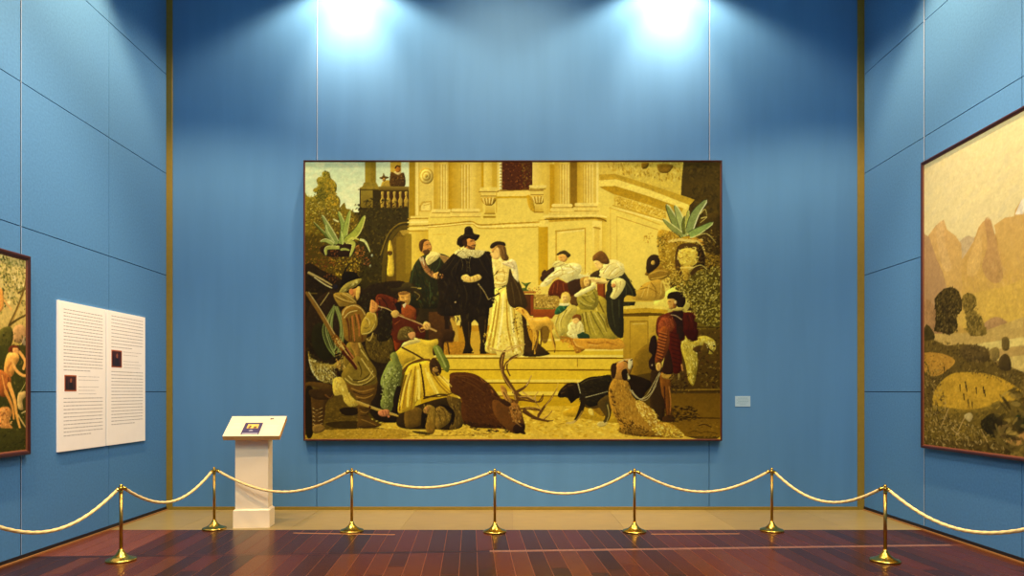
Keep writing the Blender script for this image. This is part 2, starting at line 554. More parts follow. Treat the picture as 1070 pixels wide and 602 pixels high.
def canvas_mesh(name, place, parent, gain=(1, 1, 1)):
    c = CV
    im = c.img.clip(0, 255)
    im[..., 0] -= .3 * (im[..., 0] - 1.7 * im[..., 1]).clip(0)         # tone down reds that far outweigh green
    lum = im.mean(-1, keepdims=True) / 255
    t = ((lum - .12) / .42).clip(0, 1)
    im *= .76 + .24 * t * t * (3 - 2 * t)                               # tone curve that deepens the darks
    k = im.reshape(c.ny, 2, c.nx, 2, 3).mean((1, 3))
    lin = (srgb(k) * np.array(gain)).clip(0, .92)
    col = np.ones((c.ny, c.nx, 4), np.float32); col[..., :3] = lin
    vs, us = np.meshgrid(np.linspace(c.hm, 0, c.ny), np.linspace(0, c.wm, c.nx), indexing='ij')
    co = place(us, vs)
    idx = np.arange(c.ny * c.nx).reshape(c.ny, c.nx)
    quads = np.stack([idx[1:, :-1], idx[1:, 1:], idx[:-1, 1:], idx[:-1, :-1]], -1).reshape(-1, 4)
    me = bpy.data.meshes.new(name)
    me.vertices.add(c.nx * c.ny)
    me.vertices.foreach_set('co', np.ascontiguousarray(co, dtype=np.float32).ravel())
    me.loops.add(quads.size)
    me.loops.foreach_set('vertex_index', quads.astype(np.int32).ravel())
    me.polygons.add(len(quads))
    me.polygons.foreach_set('loop_start', np.arange(0, quads.size, 4, dtype=np.int32))
    me.update(calc_edges=True)
    a = me.attributes.new('paint', 'FLOAT_COLOR', 'POINT')
    a.data.foreach_set('color', col.ravel())
    me.validate()
    return link_mesh(name, me, M_PAINT, parent)

def frame_parts(root, w, h, fw, depth, local):
    """mitred moulding, gilt lip and back board of a picture; local maps (u, out, v) to root coordinates"""
    def ring(bm, prof):
        cs = [(0, 0, 1, 1), (w, 0, -1, 1), (w, h, -1, -1), (0, h, 1, -1)]
        rings = [[bm.verts.new(local(x + a * i, o, y + b * i)) for i, o in prof] for x, y, a, b in cs]
        k = len(prof)
        for j in range(4):
            A, B = rings[j], rings[(j + 1) % 4]
            for i in range(k):
                bm.faces.new((A[i], A[(i + 1) % k], B[(i + 1) % k], B[i]))
    bm = bmesh.new()
    ring(bm, [(0, 0.0), (0, depth * .8), (fw * .25, depth), (fw * .7, depth), (fw, depth * .86), (fw, 0.0)])
    build('frame', bm, M_FRAME, root)
    bm = bmesh.new()
    if depth > .1: ring(bm, [(fw, depth * .96), (fw + .004, depth * .95), (fw + .007, depth * .91), (fw, depth * .9)])
    else: ring(bm, [(fw, depth * .84), (fw + .008, depth * .74), (fw + .013, depth * .68), (fw, depth * .66)])
    build('gilt_lip', bm, M_LIP, root)
    bm = bmesh.new()
    vs = [bm.verts.new(local(x, o, y)) for o in (0.004, 0.02) for x, y in ((fw, fw), (w - fw, fw), (w - fw, h - fw), (fw, h - fw))]
    for q in ((0, 1, 2, 3), (7, 6, 5, 4), (0, 4, 5, 1), (1, 5, 6, 2), (2, 6, 7, 3), (3, 7, 4, 0)):
        bm.faces.new([vs[i] for i in q])
    build('back_board', bm, M_BACKBOARD, root)

# ------------------------------------------------------------------ the big picture on the far wall
PX0, PX1, PY0, PY1 = 316.6, 755.0, 167.0, 461.0     # outer edges of its frame in the photograph
DF = DB - 0.12                                     # its front face
sp = DF / F
u0, v0 = (PX0 - VX) * sp, EYE - (PY1 - VY) * sp
PW, PH = (PX1 - PX0) * sp, (PY1 - PY0) * sp
FW = 0.020
spc = (DF + 0.012) / F
CV = Canvas(PW - 2 * FW, PH - 2 * FW, 125, lambda x, y: ((x - VX) * spc - u0 - FW, EYE - (y - VY) * spc - v0 - FW), (120, 90, 20), 3)

GOLD, PALE, SHD, DK = (231, 198, 74), (246, 216, 100), (196, 150, 18), (150, 105, 6)
# sky
R('PX', 317, 166, 428, 262, (214, 224, 168), (250, 238, 165))
D('A1', '20,40 640,40 640,560 20,560', [(246, 238, 172), (222, 228, 170), (252, 240, 176), (212, 222, 165)], 170, 90, 40, 0, 60, .03, .5, 0)
R('PX', 317, 222, 428, 460, (96, 74, 12))
# tree behind the pot
P('A1', '205,150 240,130 285,145 300,200 335,235 362,280 355,345 330,360 380,400 400,450 392,510 440,460 462,520 500,530 560,600 560,800 20,800 20,380 60,395 110,400 160,365 112,340 130,310 165,290 150,230 170,195 210,190', (150, 128, 30), (120, 92, 14))
D('A1', '215,150 240,130 285,145 300,200 350,260 355,345 390,450 390,520 540,600 540,760 20,760 20,390 110,400 160,330 150,230', [(176, 146, 36), (118, 104, 22), (92, 84, 18), (150, 126, 30), (196, 164, 48)], 520, 26, 14, 40, 160)
D('A1', '230,220 350,250 350,340 370,480 240,520 250,400', [(204, 160, 30), (186, 138, 24), (160, 130, 30)], 90, 28, 16)
D('A1', '110,390 200,300 280,330 260,420 180,440', [(80, 78, 18), (100, 94, 22)], 70, 22, 12)
D('A1', '30,430 120,380 380,420 380,600 30,600', [(236, 220, 120), (240, 226, 140)], 26, 16, 8)
D('A2', '20,0 560,0 560,600 20,600', [(110, 82, 14), (134, 98, 16), (84, 62, 10), (158, 112, 22)], 420, 34, 16)
D('A2', '20,300 220,300 260,600 20,600', [(150, 84, 20), (120, 62, 14), (176, 110, 30)], 70, 22, 12)
# terrace with balustrade
R('A1', 600, 310, 1110, 620, (84, 64, 12))
R('A1', 655, 20, 772, 300, (172, 140, 30), (150, 120, 24), 'h')
S('A1', '735,30 735,290', 34, (150, 116, 18), a=.6)
R('A1', 920, 20, 1032, 160, (216, 172, 52), (196, 150, 34), 'h')
P('A1', '645,250 775,250 800,300 800,325 605,325 600,308 630,290', (158, 128, 32), sm=0)
S('A1', '590,324 800,324', 12, (92, 70, 12))
R('A1', 610, 332, 742, 600, (152, 124, 34), (128, 100, 22))
R('A1', 738, 332, 822, 600, (66, 50, 10))
P('A1', '820,290 842,240 900,225 950,260 962,300 820,300', (176, 140, 42))
P('A1', '805,200 838,185 850,150 866,182 905,195 880,212 830,215', (112, 78, 20))
E('A1', 855, 222, 18, 18, (170, 120, 44))
P('A1', '922,150 960,150 1000,170 1062,150 1070,290 925,295', (98, 62, 16))
D('A1', '930,170 1050,170 1060,280 930,280', [(150, 104, 30), (70, 44, 12)], 22, 26, 12)
P('A1', '958,140 1000,172 1032,150 1020,130', (232, 196, 110))
E('A1', 1000, 112, 29, 36, (186, 112, 28))
S('A1', '972,100 990,78 1020,84', 14, (70, 40, 10))
R('A1', 800, 292, 1125, 332, (150, 120, 36), (116, 88, 20))
R('A1', 820, 332, 1125, 350, (80, 58, 10))
R('A1', 822, 350, 1125, 520, (82, 48, 10))
for bx in (838, 900, 964, 1026, 1086):
    P('A1', '%d,350 %d,350 %d,400 %d,440 %d,470 %d,515 %d,515 %d,470 %d,440 %d,400' % (bx - 14, bx + 14, bx + 10, bx + 24, bx + 18, bx + 16, bx - 16, bx - 18, bx - 24, bx - 10), (196, 160, 58), (168, 130, 36))
R('A1', 822, 515, 1125, 560, (128, 100, 30), (78, 58, 14))
# shadowed wall and arch under the terrace
P('Q1', '245,215 445,215 445,600 245,600', (68, 54, 12), sm=0)
D('Q1', '245,200 440,215 420,310 350,330 340,600 245,600', [(54, 44, 10), (92, 74, 14), (110, 86, 16), (40, 32, 8), (76, 66, 16)], 420, 14, 6)
D('A1', '560,470 840,420 1060,540 1060,620 560,600', [(60, 48, 10), (100, 80, 16), (40, 32, 8)], 90, 26, 12)
S('Q1', '340,600 345,420 368,340 405,296 440,292', 14, (104, 80, 14))
S('Q1', '330,400 360,320 400,280 440,272', 5, (136, 106, 24))
P('Q1', '352,600 352,430 370,350 405,305 425,318 428,520 420,600', (124, 92, 16), (108, 76, 12), sm=0)
R('Q1', 392, 330, 428, 600, (142, 108, 18))
P('A2', '892,380 900,300 916,252 936,300 950,370 952,430 958,610 888,610 898,450', (222, 182, 50))
P('A2', '880,370 936,366 940,400 905,410', (110, 72, 12))
P('Q1', '405,305 450,300 448,325 418,325', (170, 136, 40), sm=0)
# palace front
R('PX', 427.5, 169, 722, 400, (234, 202, 80))
R('B1', 46, 25, 110, 640, (176, 136, 18))
R('Q1', 425, 318, 452, 600, (150, 118, 22), (140, 105, 16))
R('B1', 110, 25, 300, 600, (230, 196, 82))
R('B1', 120, 40, 142, 590, (244, 216, 110)); S('B1', '150,30 150,590', 7, (204, 164, 50))
for rr_, cc in ((76, (196, 154, 42)), (62, (240, 208, 96)), (46, (200, 158, 46)), (32, (238, 206, 96)), (16, (196, 152, 40))):
    E('B1', 226, 182, rr_, rr_ * 1.12, cc)
P('B1', '150,555 152,500 180,450 280,440 282,555', (198, 156, 44), sm=0)
P('B1', '168,545 172,500 195,465 270,455 270,545', (238, 206, 96), sm=0)
S('B1', '165,280 290,280', 5, (212, 176, 66)); S('B1', '200,490 270,470', 8, (200, 158, 46))
def column(t, x0, x1, y0, y1, flutes):
    R(t, x0, y0, x1, y1, (202, 158, 34), (246, 214, 100), 'h')
    R(t, x0 + (x1 - x0) * .75, y0, x1, y1, (238, 204, 88), (216, 178, 60), 'h')
    for fx in flutes:
        S(t, '%g,%g %g,%g' % (fx, y0 + 40, fx, y1 - 20), 9, (198, 158, 44)); S(t, '%g,%g %g,%g' % (fx + 11, y0 + 40, fx + 11, y1 - 20), 6, (250, 222, 122))
    S(t, '%g,%g %g,%g' % (x0 - 10, y1, x1 + 10, y1), 34, (244, 212, 100)); S(t, '%g,%g %g,%g' % (x0 - 12, y1 + 22, x1 + 12, y1 + 22), 9, (176, 134, 26))
    S(t, '%g,%g %g,%g' % (x0 - 26, y1 + 44, x1 + 26, y1 + 44), 36, (240, 206, 90)); S(t, '%g,%g %g,%g' % (x0 - 30, y1 + 68, x1 + 30, y1 + 68), 8, (190, 148, 40))
R('B1', 455, 25, 515, 560, (188, 140, 12), (206, 162, 36), 'h')
R('B1', 755, 25, 815, 560, (218, 180, 60))
column('B1', 302, 456, 25, 545, (372, 398, 424))
column('B1', 512, 760, 25, 540, (585, 615, 645, 675))
R('B1', 800, 25, 828, 300, (200, 152, 14)); R('B1', 826, 25, 915, 290, (240, 206, 88), (222, 184, 62), 'h'); R('B1', 912, 25, 965, 330, (206, 166, 40))
R('B1', 965, 25, 985, 330, (238, 206, 92))
R('PX', 524.5, 169, 556.5, 199, (108, 44, 12))
D('C1', '-55,30 260,30 260,330 -55,330', [(150, 64, 20), (70, 26, 8), (120, 46, 12), (92, 36, 10), (176, 96, 30)], 230, 20, 12, 60, 90, a=.8, sm=0)
D('C1', '140,30 258,30 258,330 170,330', [(120, 92, 22), (90, 62, 14), (150, 118, 30)], 80, 18, 10, 60, 90, sm=0)
for k in range(9): E('B1', 1000, 55 + k * 32, 14, 12, (252, 232, 150)); E('B1', 1006, 71 + k * 32, 8, 6, (170, 120, 20))
R('PX', 517, 199, 554, 206, (244, 212, 94)); S('PX', '517,200 554,198.5', .9, (140, 92, 6)); S('PX', '517,206.6 553,206', 2.2, (202, 158, 22))
def corbel(t, x, y, m):
    P(t, '%g,%g %g,%g %g,%g %g,%g' % (x, y, x + 170, y, x + 180, y + 50, x - 12, y + 45), (240, 208, 90), sm=0)
    S(t, '%g,%g %g,%g' % (x - 12, y + 46, x + 182, y + 46), 12, (150, 104, 12))
    R(t, x + 6, y + 52, x + 160, y + 108, (236, 202, 84)); S(t, '%g,%g %g,%g' % (x + 8, y + 92, x + 160, y + 92), 10, (160, 116, 20))
    P(t, '%g,%g %g,%g %g,%g %g,%g %g,%g' % (x + 14, y + 110, x + 156, y + 110, x + 150, y + 160, x + 90, y + 200, x + 26, y + 160), (176, 132, 26))
    for k in range(4): S(t, '%g,%g %g,%g' % (x + 28 + k * 34, y + 116, x + 46 + k * 24, y + 172), 16, (244, 214, 104), 8)
    R(t, x + 50, y + 190, x + 150, y + 270, (232, 196, 76), (206, 166, 48)); S(t, '%g,%g %g,%g' % (x + 46, y + 276, x + 152, y + 276), 12, (164, 120, 24))
    S(t, '%g,%g %g,%g' % (x + 168, y + 50, x + 168, y + 260), 12, (206, 164, 40))
P('C1', '205,390 250,400 300,560 230,520', (192, 142, 12), a=.8)
corbel('B1', 790, 300, 1)
corbel('C1', 240, 285, 1)
R('C1', 265, 25, 380, 262, (244, 212, 98), (224, 186, 64), 'h'); R('C1', 380, 25, 470, 580, (226, 190, 70), (214, 174, 50), 'h')
S('C1', '240,290 400,290', 24, (244, 214, 104)); S('C1', '240,315 400,318', 8, (150, 108, 16))
R('C1', 445, 60, 495, 620, (196, 148, 16))
R('C1', 655, 25, 732, 545, (142, 102, 10), (160, 116, 14)); column('C1', 492, 655, 25, 490, (545, 572, 600, 626)); column('C1', 730, 925, 25, 480, (795, 822, 850, 878))
R('C1', 930, 25, 952, 480, (246, 216, 108))
P('C1', '435,560 960,550 1000,620 420,620', (232, 198, 84), sm=0)
# entablature running off to the right
P('Q2', '360,36 695,36 690,100 680,172 600,150 430,110 362,118', (222, 186, 66), (230, 192, 66), sm=0)
D('Q2', '380,38 690,38 675,120 420,80', [(196, 152, 34), (240, 206, 92), (176, 130, 22)], 130, 14, 6, 80, 60, sm=0)
P('Q2', '528,40 556,40 548,60 530,62', (160, 112, 14)); P('Q2', '592,46 650,48 632,78 598,76', (158, 112, 18))
P('Q2', '360,86 420,82 560,125 735,184 716,208 560,150 425,104 362,110', (198, 156, 34), sm=0)
P('Q2', '360,108 428,104 560,146 712,204 702,222 560,172 425,130 362,132', (250, 216, 90), sm=0)
P('Q2', '362,132 425,130 560,172 692,218 676,250 560,206 415,162 372,140', (182, 136, 14), (200, 156, 30), sm=0)
P('Q2', '418,166 560,208 622,232 625,262 560,246 420,204', (220, 180, 54), sm=0)
D('Q2', '420,168 560,210 620,234 622,260 560,242 420,202', [(178, 134, 20), (244, 212, 96), (196, 150, 30)], 190, 8, 5, 30, 160, sm=0)
S('Q2', '415,206 500,230 625,268', 4, (186, 142, 26)); S('Q2', '400,214 500,238 620,272', 4, (250, 222, 116))
S('Q2', '430,250 592,302', 3, (186, 142, 34)); S('Q2', '430,250 432,430', 3, (214, 176, 60)); S('Q2', '405,214 405,420', 4, (214, 174, 56))
S('Q2', '400,215 500,246 600,282', 4, (204, 162, 40))
# pier carrying the paired columns
R('Q2', 122, 262, 162, 520, (206, 162, 24), (200, 152, 14), 'h')
R('Q2', 160, 268, 336, 470, (236, 204, 82)); R('Q2', 334, 268, 376, 470, (244, 214, 98), (228, 192, 70)); R('Q2', 372, 250, 402, 470, (222, 184, 58), (234, 200, 76), 'h')
S('Q2', '192,306 192,470', 5, (196, 152, 36)); S('Q2', '190,308 306,296', 5, (190, 146, 34)); S('Q2', '306,296 306,470', 5, (202, 158, 40)); S('Q2', '200,314 300,304', 3, (250, 222, 118))
R('Q2', 342, 290, 362, 440, (226, 190, 70)); S('Q2', '340,292 364,298', 6, (176, 134, 32))
P('Q2', '145,248 390,246 386,272 340,262 165,272', (200, 156, 32), sm=0)
S('Q2', '145,250 340,247 388,252', 8, (250, 220, 104)); S('Q2', '148,262 340,256 388,268', 5, (140, 98, 10))
# string course across the wall
P('B2', '200,75 450,70 690,45 790,85 1070,66 1500,40 1500,110 1070,128 790,135 700,90 450,100 220,118', (240, 208, 88), sm=0)
S('B2', '210,98 450,80 690,58 790,92 1070,78 1400,62', 14, (184, 138, 22)); S('B2', '215,122 450,104 690,82 790,128 1070,124 1400,112', 9, (190, 146, 28)); S('B2', '215,112 450,94 690,72 790,108 1070,100 1400,88', 10, (252, 224, 112))
R('B2', 820, 0, 950, 20, (170, 126, 18))
R('B2', 60, 0, 240, 95, (236, 204, 90)); R('B2', 70, 160, 240, 600, (226, 190, 66), (212, 172, 44), 'h')
for yy, cc in ((24, (178, 136, 30)), (98, (170, 128, 22)), (152, (184, 140, 30)), (60, (250, 222, 116)), (128, (246, 214, 98))): S('B2', '35,%d 240,%d' % (yy + 6, yy), 14, cc)
R('B2', 10, 200, 72, 600, (156, 122, 24))
S('B2', '245,160 245,600', 6, (206, 162, 40)); S('B2', '300,195 430,190', 8, (214, 174, 54))
# dark vault on the right
P('Q2', '692,34 850,34 850,620 640,620 640,440 702,260 716,206 736,184 682,166 685,100', (92, 68, 14), (84, 60, 12), sm=0)
D('Q2', '700,40 840,40 840,300 720,300 730,180', [(74, 56, 12), (104, 78, 16), (84, 62, 14)], 160, 26, 10, sm=0)
# steps and ground
R('PX', 440, 340, 700, 374, (196, 138, 22))
R('PX', 560, 340, 660, 374, (226, 186, 40))
R('PX', 423, 371, 657, 460, (226, 186, 38))
for y0_, y1_, c1 in ((371.0, 373.2, (248, 218, 92)), (374.6, 385.2, (230, 190, 46)), (387.0, 396, (228, 186, 32)), (396.6, 399, (246, 214, 80)), (400.6, 409, (214, 170, 24)), (409.2, 412.6, (242, 206, 66)), (414, 425, (204, 158, 16))): R('PX', 440, y0_, 657, y1_, c1, n=.06)
for yy, ww in ((374, 1.3), (386.2, 1.3), (400, 1.2), (413.4, 1.0)): S('PX', '440,%g 660,%g' % (yy, yy + .3), ww, (136, 90, 4))
R('PX', 567, 354, 655, 364.4, (226, 184, 42)); R('PX', 563, 354, 600, 356.4, (248, 216, 92)); R('PX', 600, 364, 657, 366.6, (248, 216, 92)); S('PX', '572,366.6 600,366.6', 1, (150, 104, 8))
S('PX', '603,375 603.5,383', .9, (160, 116, 20))
P('PX', '440,424 657,424 757,452 757,462 316,462 316,449 380,444 440,438', (222, 178, 40), (226, 184, 60), sm=0)
D('PX', '440,426 640,426 680,456 330,458 330,450', [(240, 202, 66), (200, 154, 24), (246, 212, 84), (184, 138, 20)], 420, 5, 1.6, 5, 40, sm=0)
P('PX', '600,425 657,400 660,440 600,436 588,432', (196, 146, 16), a=.7)
# agave in its pot, left
D('A2', '300,400 600,380 590,600 300,600', [(170, 130, 26), (204, 164, 40), (110, 76, 14), (150, 100, 20), (60, 36, 10)], 170, 26, 14)
P('A2', '200,320 520,290 520,410 260,420', (52, 30, 12))
D('A2', '560,320 640,320 640,420 560,420', [(196, 96, 28), (170, 70, 20), (214, 130, 50)], 34, 20, 12)
D('A2', '270,380 360,350 360,500 270,500', [(176, 84, 22), (140, 60, 16)], 26, 22, 12)
D('A2', '640,440 700,440 700,510 640,510', [(196, 100, 40), (150, 70, 24)], 14, 18, 12)
D('A2', '150,470 250,460 250,560 150,560', [(150, 66, 22), (110, 44, 14)], 20, 22, 14)
for sx_, w_, c_, h_ in (('350,300 240,190 115,60', 26, (104, 112, 36), (206, 196, 110)), ('370,290 280,130 205,-10', 48, (134, 142, 64), (214, 206, 128)), ('330,280 260,170 245,90', 26, (150, 156, 76), (224, 216, 130)),
                        ('400,290 430,120 375,-50', 52, (140, 152, 60), (200, 196, 104)), ('430,270 460,100 500,-60', 48, (152, 160, 62), (206, 198, 100)), ('450,262 570,160 650,-5', 66, (160, 162, 54), (216, 204, 96)),
                        ('420,290 412,220 405,160', 24, (160, 170, 70), (220, 216, 120)), ('330,300 250,255 190,268', 34, (156, 158, 70), (220, 210, 130)), ('390,330 260,335 252,410', 34, (166, 164, 66), (224, 214, 120)),
                        ('460,265 540,290 500,425', 36, (176, 172, 64), (230, 216, 110)), ('470,262 530,228 600,250', 22, (196, 186, 74), None), ('600,245 660,270 712,382', 24, (206, 200, 112), None), ('400,350 450,345 500,360', 22, (170, 170, 70), None), ('380,60 340,40 320,30', 14, (220, 210, 130), None)):
    leaf('A2', sx_, w_, c_, h_)
E('A2', 730, 412, 10, 14, (190, 190, 140)); E('A2', 712, 520, 9, 14, (170, 164, 110))
# agave and urn, right, with the climbing plant
P('D2', '380,150 640,210 850,210 1040,240 1040,620 300,620 380,470', (176, 134, 26), (150, 112, 20), a=.95)
D('D2', '390,160 850,220 1035,250 1035,600 420,600 400,400', [(206, 166, 44), (128, 82, 16), (170, 110, 24), (222, 188, 72), (96, 62, 12), (188, 146, 34)], 330, 30, 12)
P('D2', '850,0 1038,0 1038,380 850,360 790,160', (86, 62, 14))
D('D2', '830,230 1036,240 1036,560 800,560', [(86, 56, 14), (120, 84, 18), (150, 114, 34), (60, 38, 10)], 170, 26, 12)
D('D2', '230,200 330,180 330,230 240,290', [(196, 148, 28), (170, 118, 20)], 18, 22, 10)
P('D2', '640,330 760,300 850,330 860,520 780,500 700,480', (70, 42, 10))
E('D2', 695, 400, 92, 82, (232, 198, 66))
D('D2', '610,330 780,330 780,480 610,480', [(246, 218, 96), (196, 146, 30), (226, 190, 60)], 70, 24, 10)
S('D2', '490,265 600,245 720,262 830,250', 26, (230, 196, 90)); S('D2', '740,245 830,270 850,350', 26, (206, 146, 40))
S('D2', '385,300 400,240 430,220', 16, (120, 100, 30)); D('D2', '370,220 440,220 440,340 370,340', [(130, 112, 36), (90, 72, 18)], 18, 26, 14)
for sx_, w_, c_, h_ in (('640,210 560,80 460,-120', 78, (134, 140, 62), (212, 206, 130)), ('660,210 600,20 550,-110', 66, (166, 170, 86), (226, 216, 130)), ('620,195 520,120 425,30', 50, (140, 142, 62), (224, 214, 130)), ('670,180 680,60 690,-60', 44, (176, 172, 66), (226, 214, 110)),
                        ('690,180 760,-20 880,-170', 74, (136, 146, 72), (220, 216, 150)), ('700,200 800,150 945,66', 66, (140, 158, 70), (206, 206, 120)), ('650,190 640,80 655,0', 34, (110, 110, 36), (200, 190, 90))):
    leaf('D2', sx_, w_, c_, h_)
# climbing plant lower right
P('D3', '500,40 700,-20 1038,-20 1038,515 790,510 760,400 700,330 640,200', (136, 106, 18), (112, 88, 16))
D('D3', '480,0 1036,-40 1036,500 790,500 760,400 690,330 650,200 560,120', [(204, 170, 56), (96, 66, 12), (170, 134, 26), (224, 196, 84), (70, 46, 10), (150, 110, 20), (186, 150, 40)], 620, 30, 13)
D('D3', '420,20 560,0 560,110 430,150', [(190, 146, 34), (150, 106, 24), (214, 176, 60)], 60, 28, 12)
P('D3', '350,270 560,130 650,210 710,320 640,410 480,400 350,340', (242, 214, 84))
# cardinal-like dark cap and shawled woman behind the parapet
P('D2', '270,470 285,420 330,400 375,410 380,430 350,440 350,490 300,530 265,520', (70, 44, 14)); E('D2', 320, 465, 20, 20, (206, 160, 60))
P('D2', '250,580 300,520 370,500 440,560 430,620 250,620', (172, 126, 28), (140, 98, 20))
P('D3', '130,262 200,130 290,80 400,70 410,190 340,262', (200, 154, 40), (180, 132, 26)); S('D3', '200,135 300,150 400,210', 14, (150, 100, 18)); S('D3', '400,80 405,180', 16, (230, 196, 80))
P('D3', '285,0 440,-10 440,50 290,60', (140, 96, 20))
# dark mass behind the musicians
P('Q3', '25,-90 110,-100 250,-30 300,-50 420,-60 470,0 590,0 590,215 420,215 390,420 330,430 30,420', (48, 33, 12), n=.25)
D('Q3', '25,-60 250,-40 420,-50 580,20 580,200 400,230 330,420 30,400', [(66, 46, 14), (34, 24, 9), (84, 58, 16), (52, 34, 14)], 260, 22, 8)
# man in the green cloak
P('B3', '60,60 100,-60 340,-90 420,60 420,400 500,600 400,830 0,830 150,400 120,200', (46, 42, 14), (66, 42, 14))
P('Q1', '440,520 462,440 498,402 540,400 562,394 602,412 588,450 560,480 590,600 440,600', (54, 56, 22), (42, 38, 14))
D('Q1', '450,500 500,410 590,410 560,470 560,590 450,590', [(62, 74, 28), (40, 36, 14), (78, 66, 20)], 60, 24, 8, 70, 60)
P('Q1', '484,380 484,355 500,341 522,348 530,366 526,384 508,396 492,392', (196, 134, 48)); P('Q1', '483,378 482,352 500,338 522,344 506,350 494,362 492,388', (104, 64, 20)); P('Q1', '498,384 514,378 516,396 504,402', (104, 66, 24)); S('Q1', '510,370 522,376', 3, (120, 60, 20))
P('Q1', '508,410 530,388 562,396 548,420 516,440', (222, 198, 104)); P('Q1', '560,400 604,414 588,440 574,424', (150, 112, 50))
S('Q1', '492,418 510,455 545,485', 20, (150, 96, 44), 16); E('Q1', 556, 482, 18, 13, (222, 160, 66)); S('Q1', '486,414 500,440', 9, (196, 176, 110))
R('B3', 250, 400, 520, 830, (102, 60, 18), (84, 50, 16), n=.12); R('B3', 420, 430, 470, 830, (48, 30, 12)); S('B3', '500,480 530,600 545,830', 50, (196, 150, 44)); S('B3', '350,60 372,180 385,290', 9, (150, 130, 70)); S('B3', '430,30 440,120', 10, (110, 96, 50))
R('B4', 410, 110, 640, 240, (190, 128, 24), n=.12); R('B4', 690, 0, 790, 240, (206, 158, 40)); R('B4', 420, 100, 500, 120, (90, 56, 14)); S('B4', '445,110 465,235', 16, (96, 56, 14)); P('B4', '390,0 520,0 500,100 420,110 400,230 360,235', (70, 42, 14))
# man in black with the broad hat
P('Q1', '555,475 600,412 622,394 645,402 692,428 742,388 768,400 780,470 778,600 570,640 560,560', (40, 29, 13), n=.2)
P('Q3', '590,-60 775,-60 760,20 752,92 722,112 700,92 682,106 650,102 636,50 600,20', (36, 26, 12), n=.2)
D('Q1', '570,480 625,400 690,430 760,400 775,590 600,690', [(54, 40, 18), (30, 21, 10), (70, 54, 22), (44, 32, 22)], 110, 26, 6, 80, 60)
P('Q3', '648,95 686,98 682,180 692,214 655,222 662,180', (42, 30, 12)); P('Q3', '714,88 752,86 744,180 764,216 722,222 722,170', (44, 32, 13))
S('Q3', '655,221 694,221', 5, (34, 22, 10)); S('Q3', '722,222 764,220', 5, (34, 22, 10)); S('Q3', '676,100 678,180', 3, (90, 62, 22)); S('Q3', '742,90 738,170', 3, (94, 66, 24))
P('Q1', '640,368 633,345 648,326 658,318 661,296 676,290 690,296 697,316 720,324 704,346 688,336 664,350 654,368', (46, 32, 13)); S('Q1', '640,345 660,330 695,328', 4, (96, 74, 30))
P('Q1', '662,346 692,338 704,356 700,374 684,382 664,372', (206, 138, 54)); P('Q1', '686,374 700,370 698,384 684,386', (70, 40, 16)); S('Q1', '690,366 702,366', 3, (80, 44, 16)); S('Q1', '682,352 694,352', 2.4, (90, 50, 18)); S('Q1', '664,350 662,372', 6, (120, 70, 24))
P('Q1', '620,392 655,372 700,384 748,384 720,408 690,430 662,420 638,408', (226, 202, 108)); D('Q1', '625,392 655,376 745,386 690,426', [(246, 226, 140), (176, 144, 62), (206, 176, 80)], 44, 12, 5)
S('Q1', '668,430 672,480', 4, (150, 128, 60)); S('Q1', '690,430 692,470', 3, (110, 92, 44))
P('Q1', '648,484 672,478 722,472 722,500 690,508 655,502', (228, 192, 84)); E('Q1', 716, 470, 18, 13, (226, 172, 74)); S('Q1', '650,492 720,492', 3, (176, 130, 40))
S('Q1', '700,500 740,560', 4, (190, 160, 70)); E('B3', 530, 300, 11, 9, (170, 140, 80))
# woman in pale satin
P('Q4', '-25,-10 68,-10 78,120 105,190 168,226 50,228 10,120', (74, 50, 16), n=.2)
P('Q2', '-14,430 24,458 54,520 80,590 82,630 10,630', (78, 55, 18)); D('Q2', '10,480 50,520 78,620 20,620', [(110, 80, 26), (56, 38, 14)], 40, 18, 6, 70, 40)
P('Q1', '768,428 802,416 848,430 866,470 856,540 866,640 770,640 788,560 760,520 726,482 740,470 780,500', (240, 210, 96))
P('Q3', '778,-30 862,-40 880,40 890,225 808,200 796,222 742,214 752,150 770,60', (238, 208, 84), (230, 194, 70)); P('Q4', '-20,-20 10,-10 36,160 62,228 -40,228 -60,60', (236, 206, 84))
for q_ in ('800,-10 790,80 770,200', '825,10 830,120 850,215', '850,0 860,100 880,210', '786,20 770,120 752,205'): S('Q3', q_, 5, (188, 146, 36), 8)
for q_ in ('812,-10 806,90 790,200', '838,0 846,100 864,210'): S('Q3', q_, 6, (252, 230, 130), 9)
D('Q3', '752,130 870,150 886,222 745,214', [(250, 226, 120), (200, 156, 44), (236, 204, 90)], 70, 14, 6, 80, 60)
P('Q1', '766,374 776,356 800,348 816,356 822,388 834,412 822,424 800,400 786,372', (126, 88, 30)); P('Q1', '760,366 782,348 814,350 818,362 780,364', (70, 48, 18)); P('Q1', '768,376 788,368 800,392 796,412 776,418 766,400', (238, 192, 92)); S('Q1', '768,394 776,396', 3, (150, 90, 40))
P('Q1', '836,420 862,430 872,500 856,520 844,470', (240, 220, 140)); S('Q1', '726,464 760,500 800,505 846,470', 15, (244, 212, 110)); S('Q1', '736,480 770,514 820,505', 3, (180, 136, 40)); S('B3', '870,290 930,240 985,205', 16, (70, 46, 16)); S('B3', '940,150 1070,120', 12, (80, 54, 18)); D('B3', '860,200 1000,180 960,300 870,300', [(70, 44, 18), (226, 196, 90), (110, 76, 26)], 24, 18, 9); S('B3', '770,100 860,230', 12, (190, 166, 90))
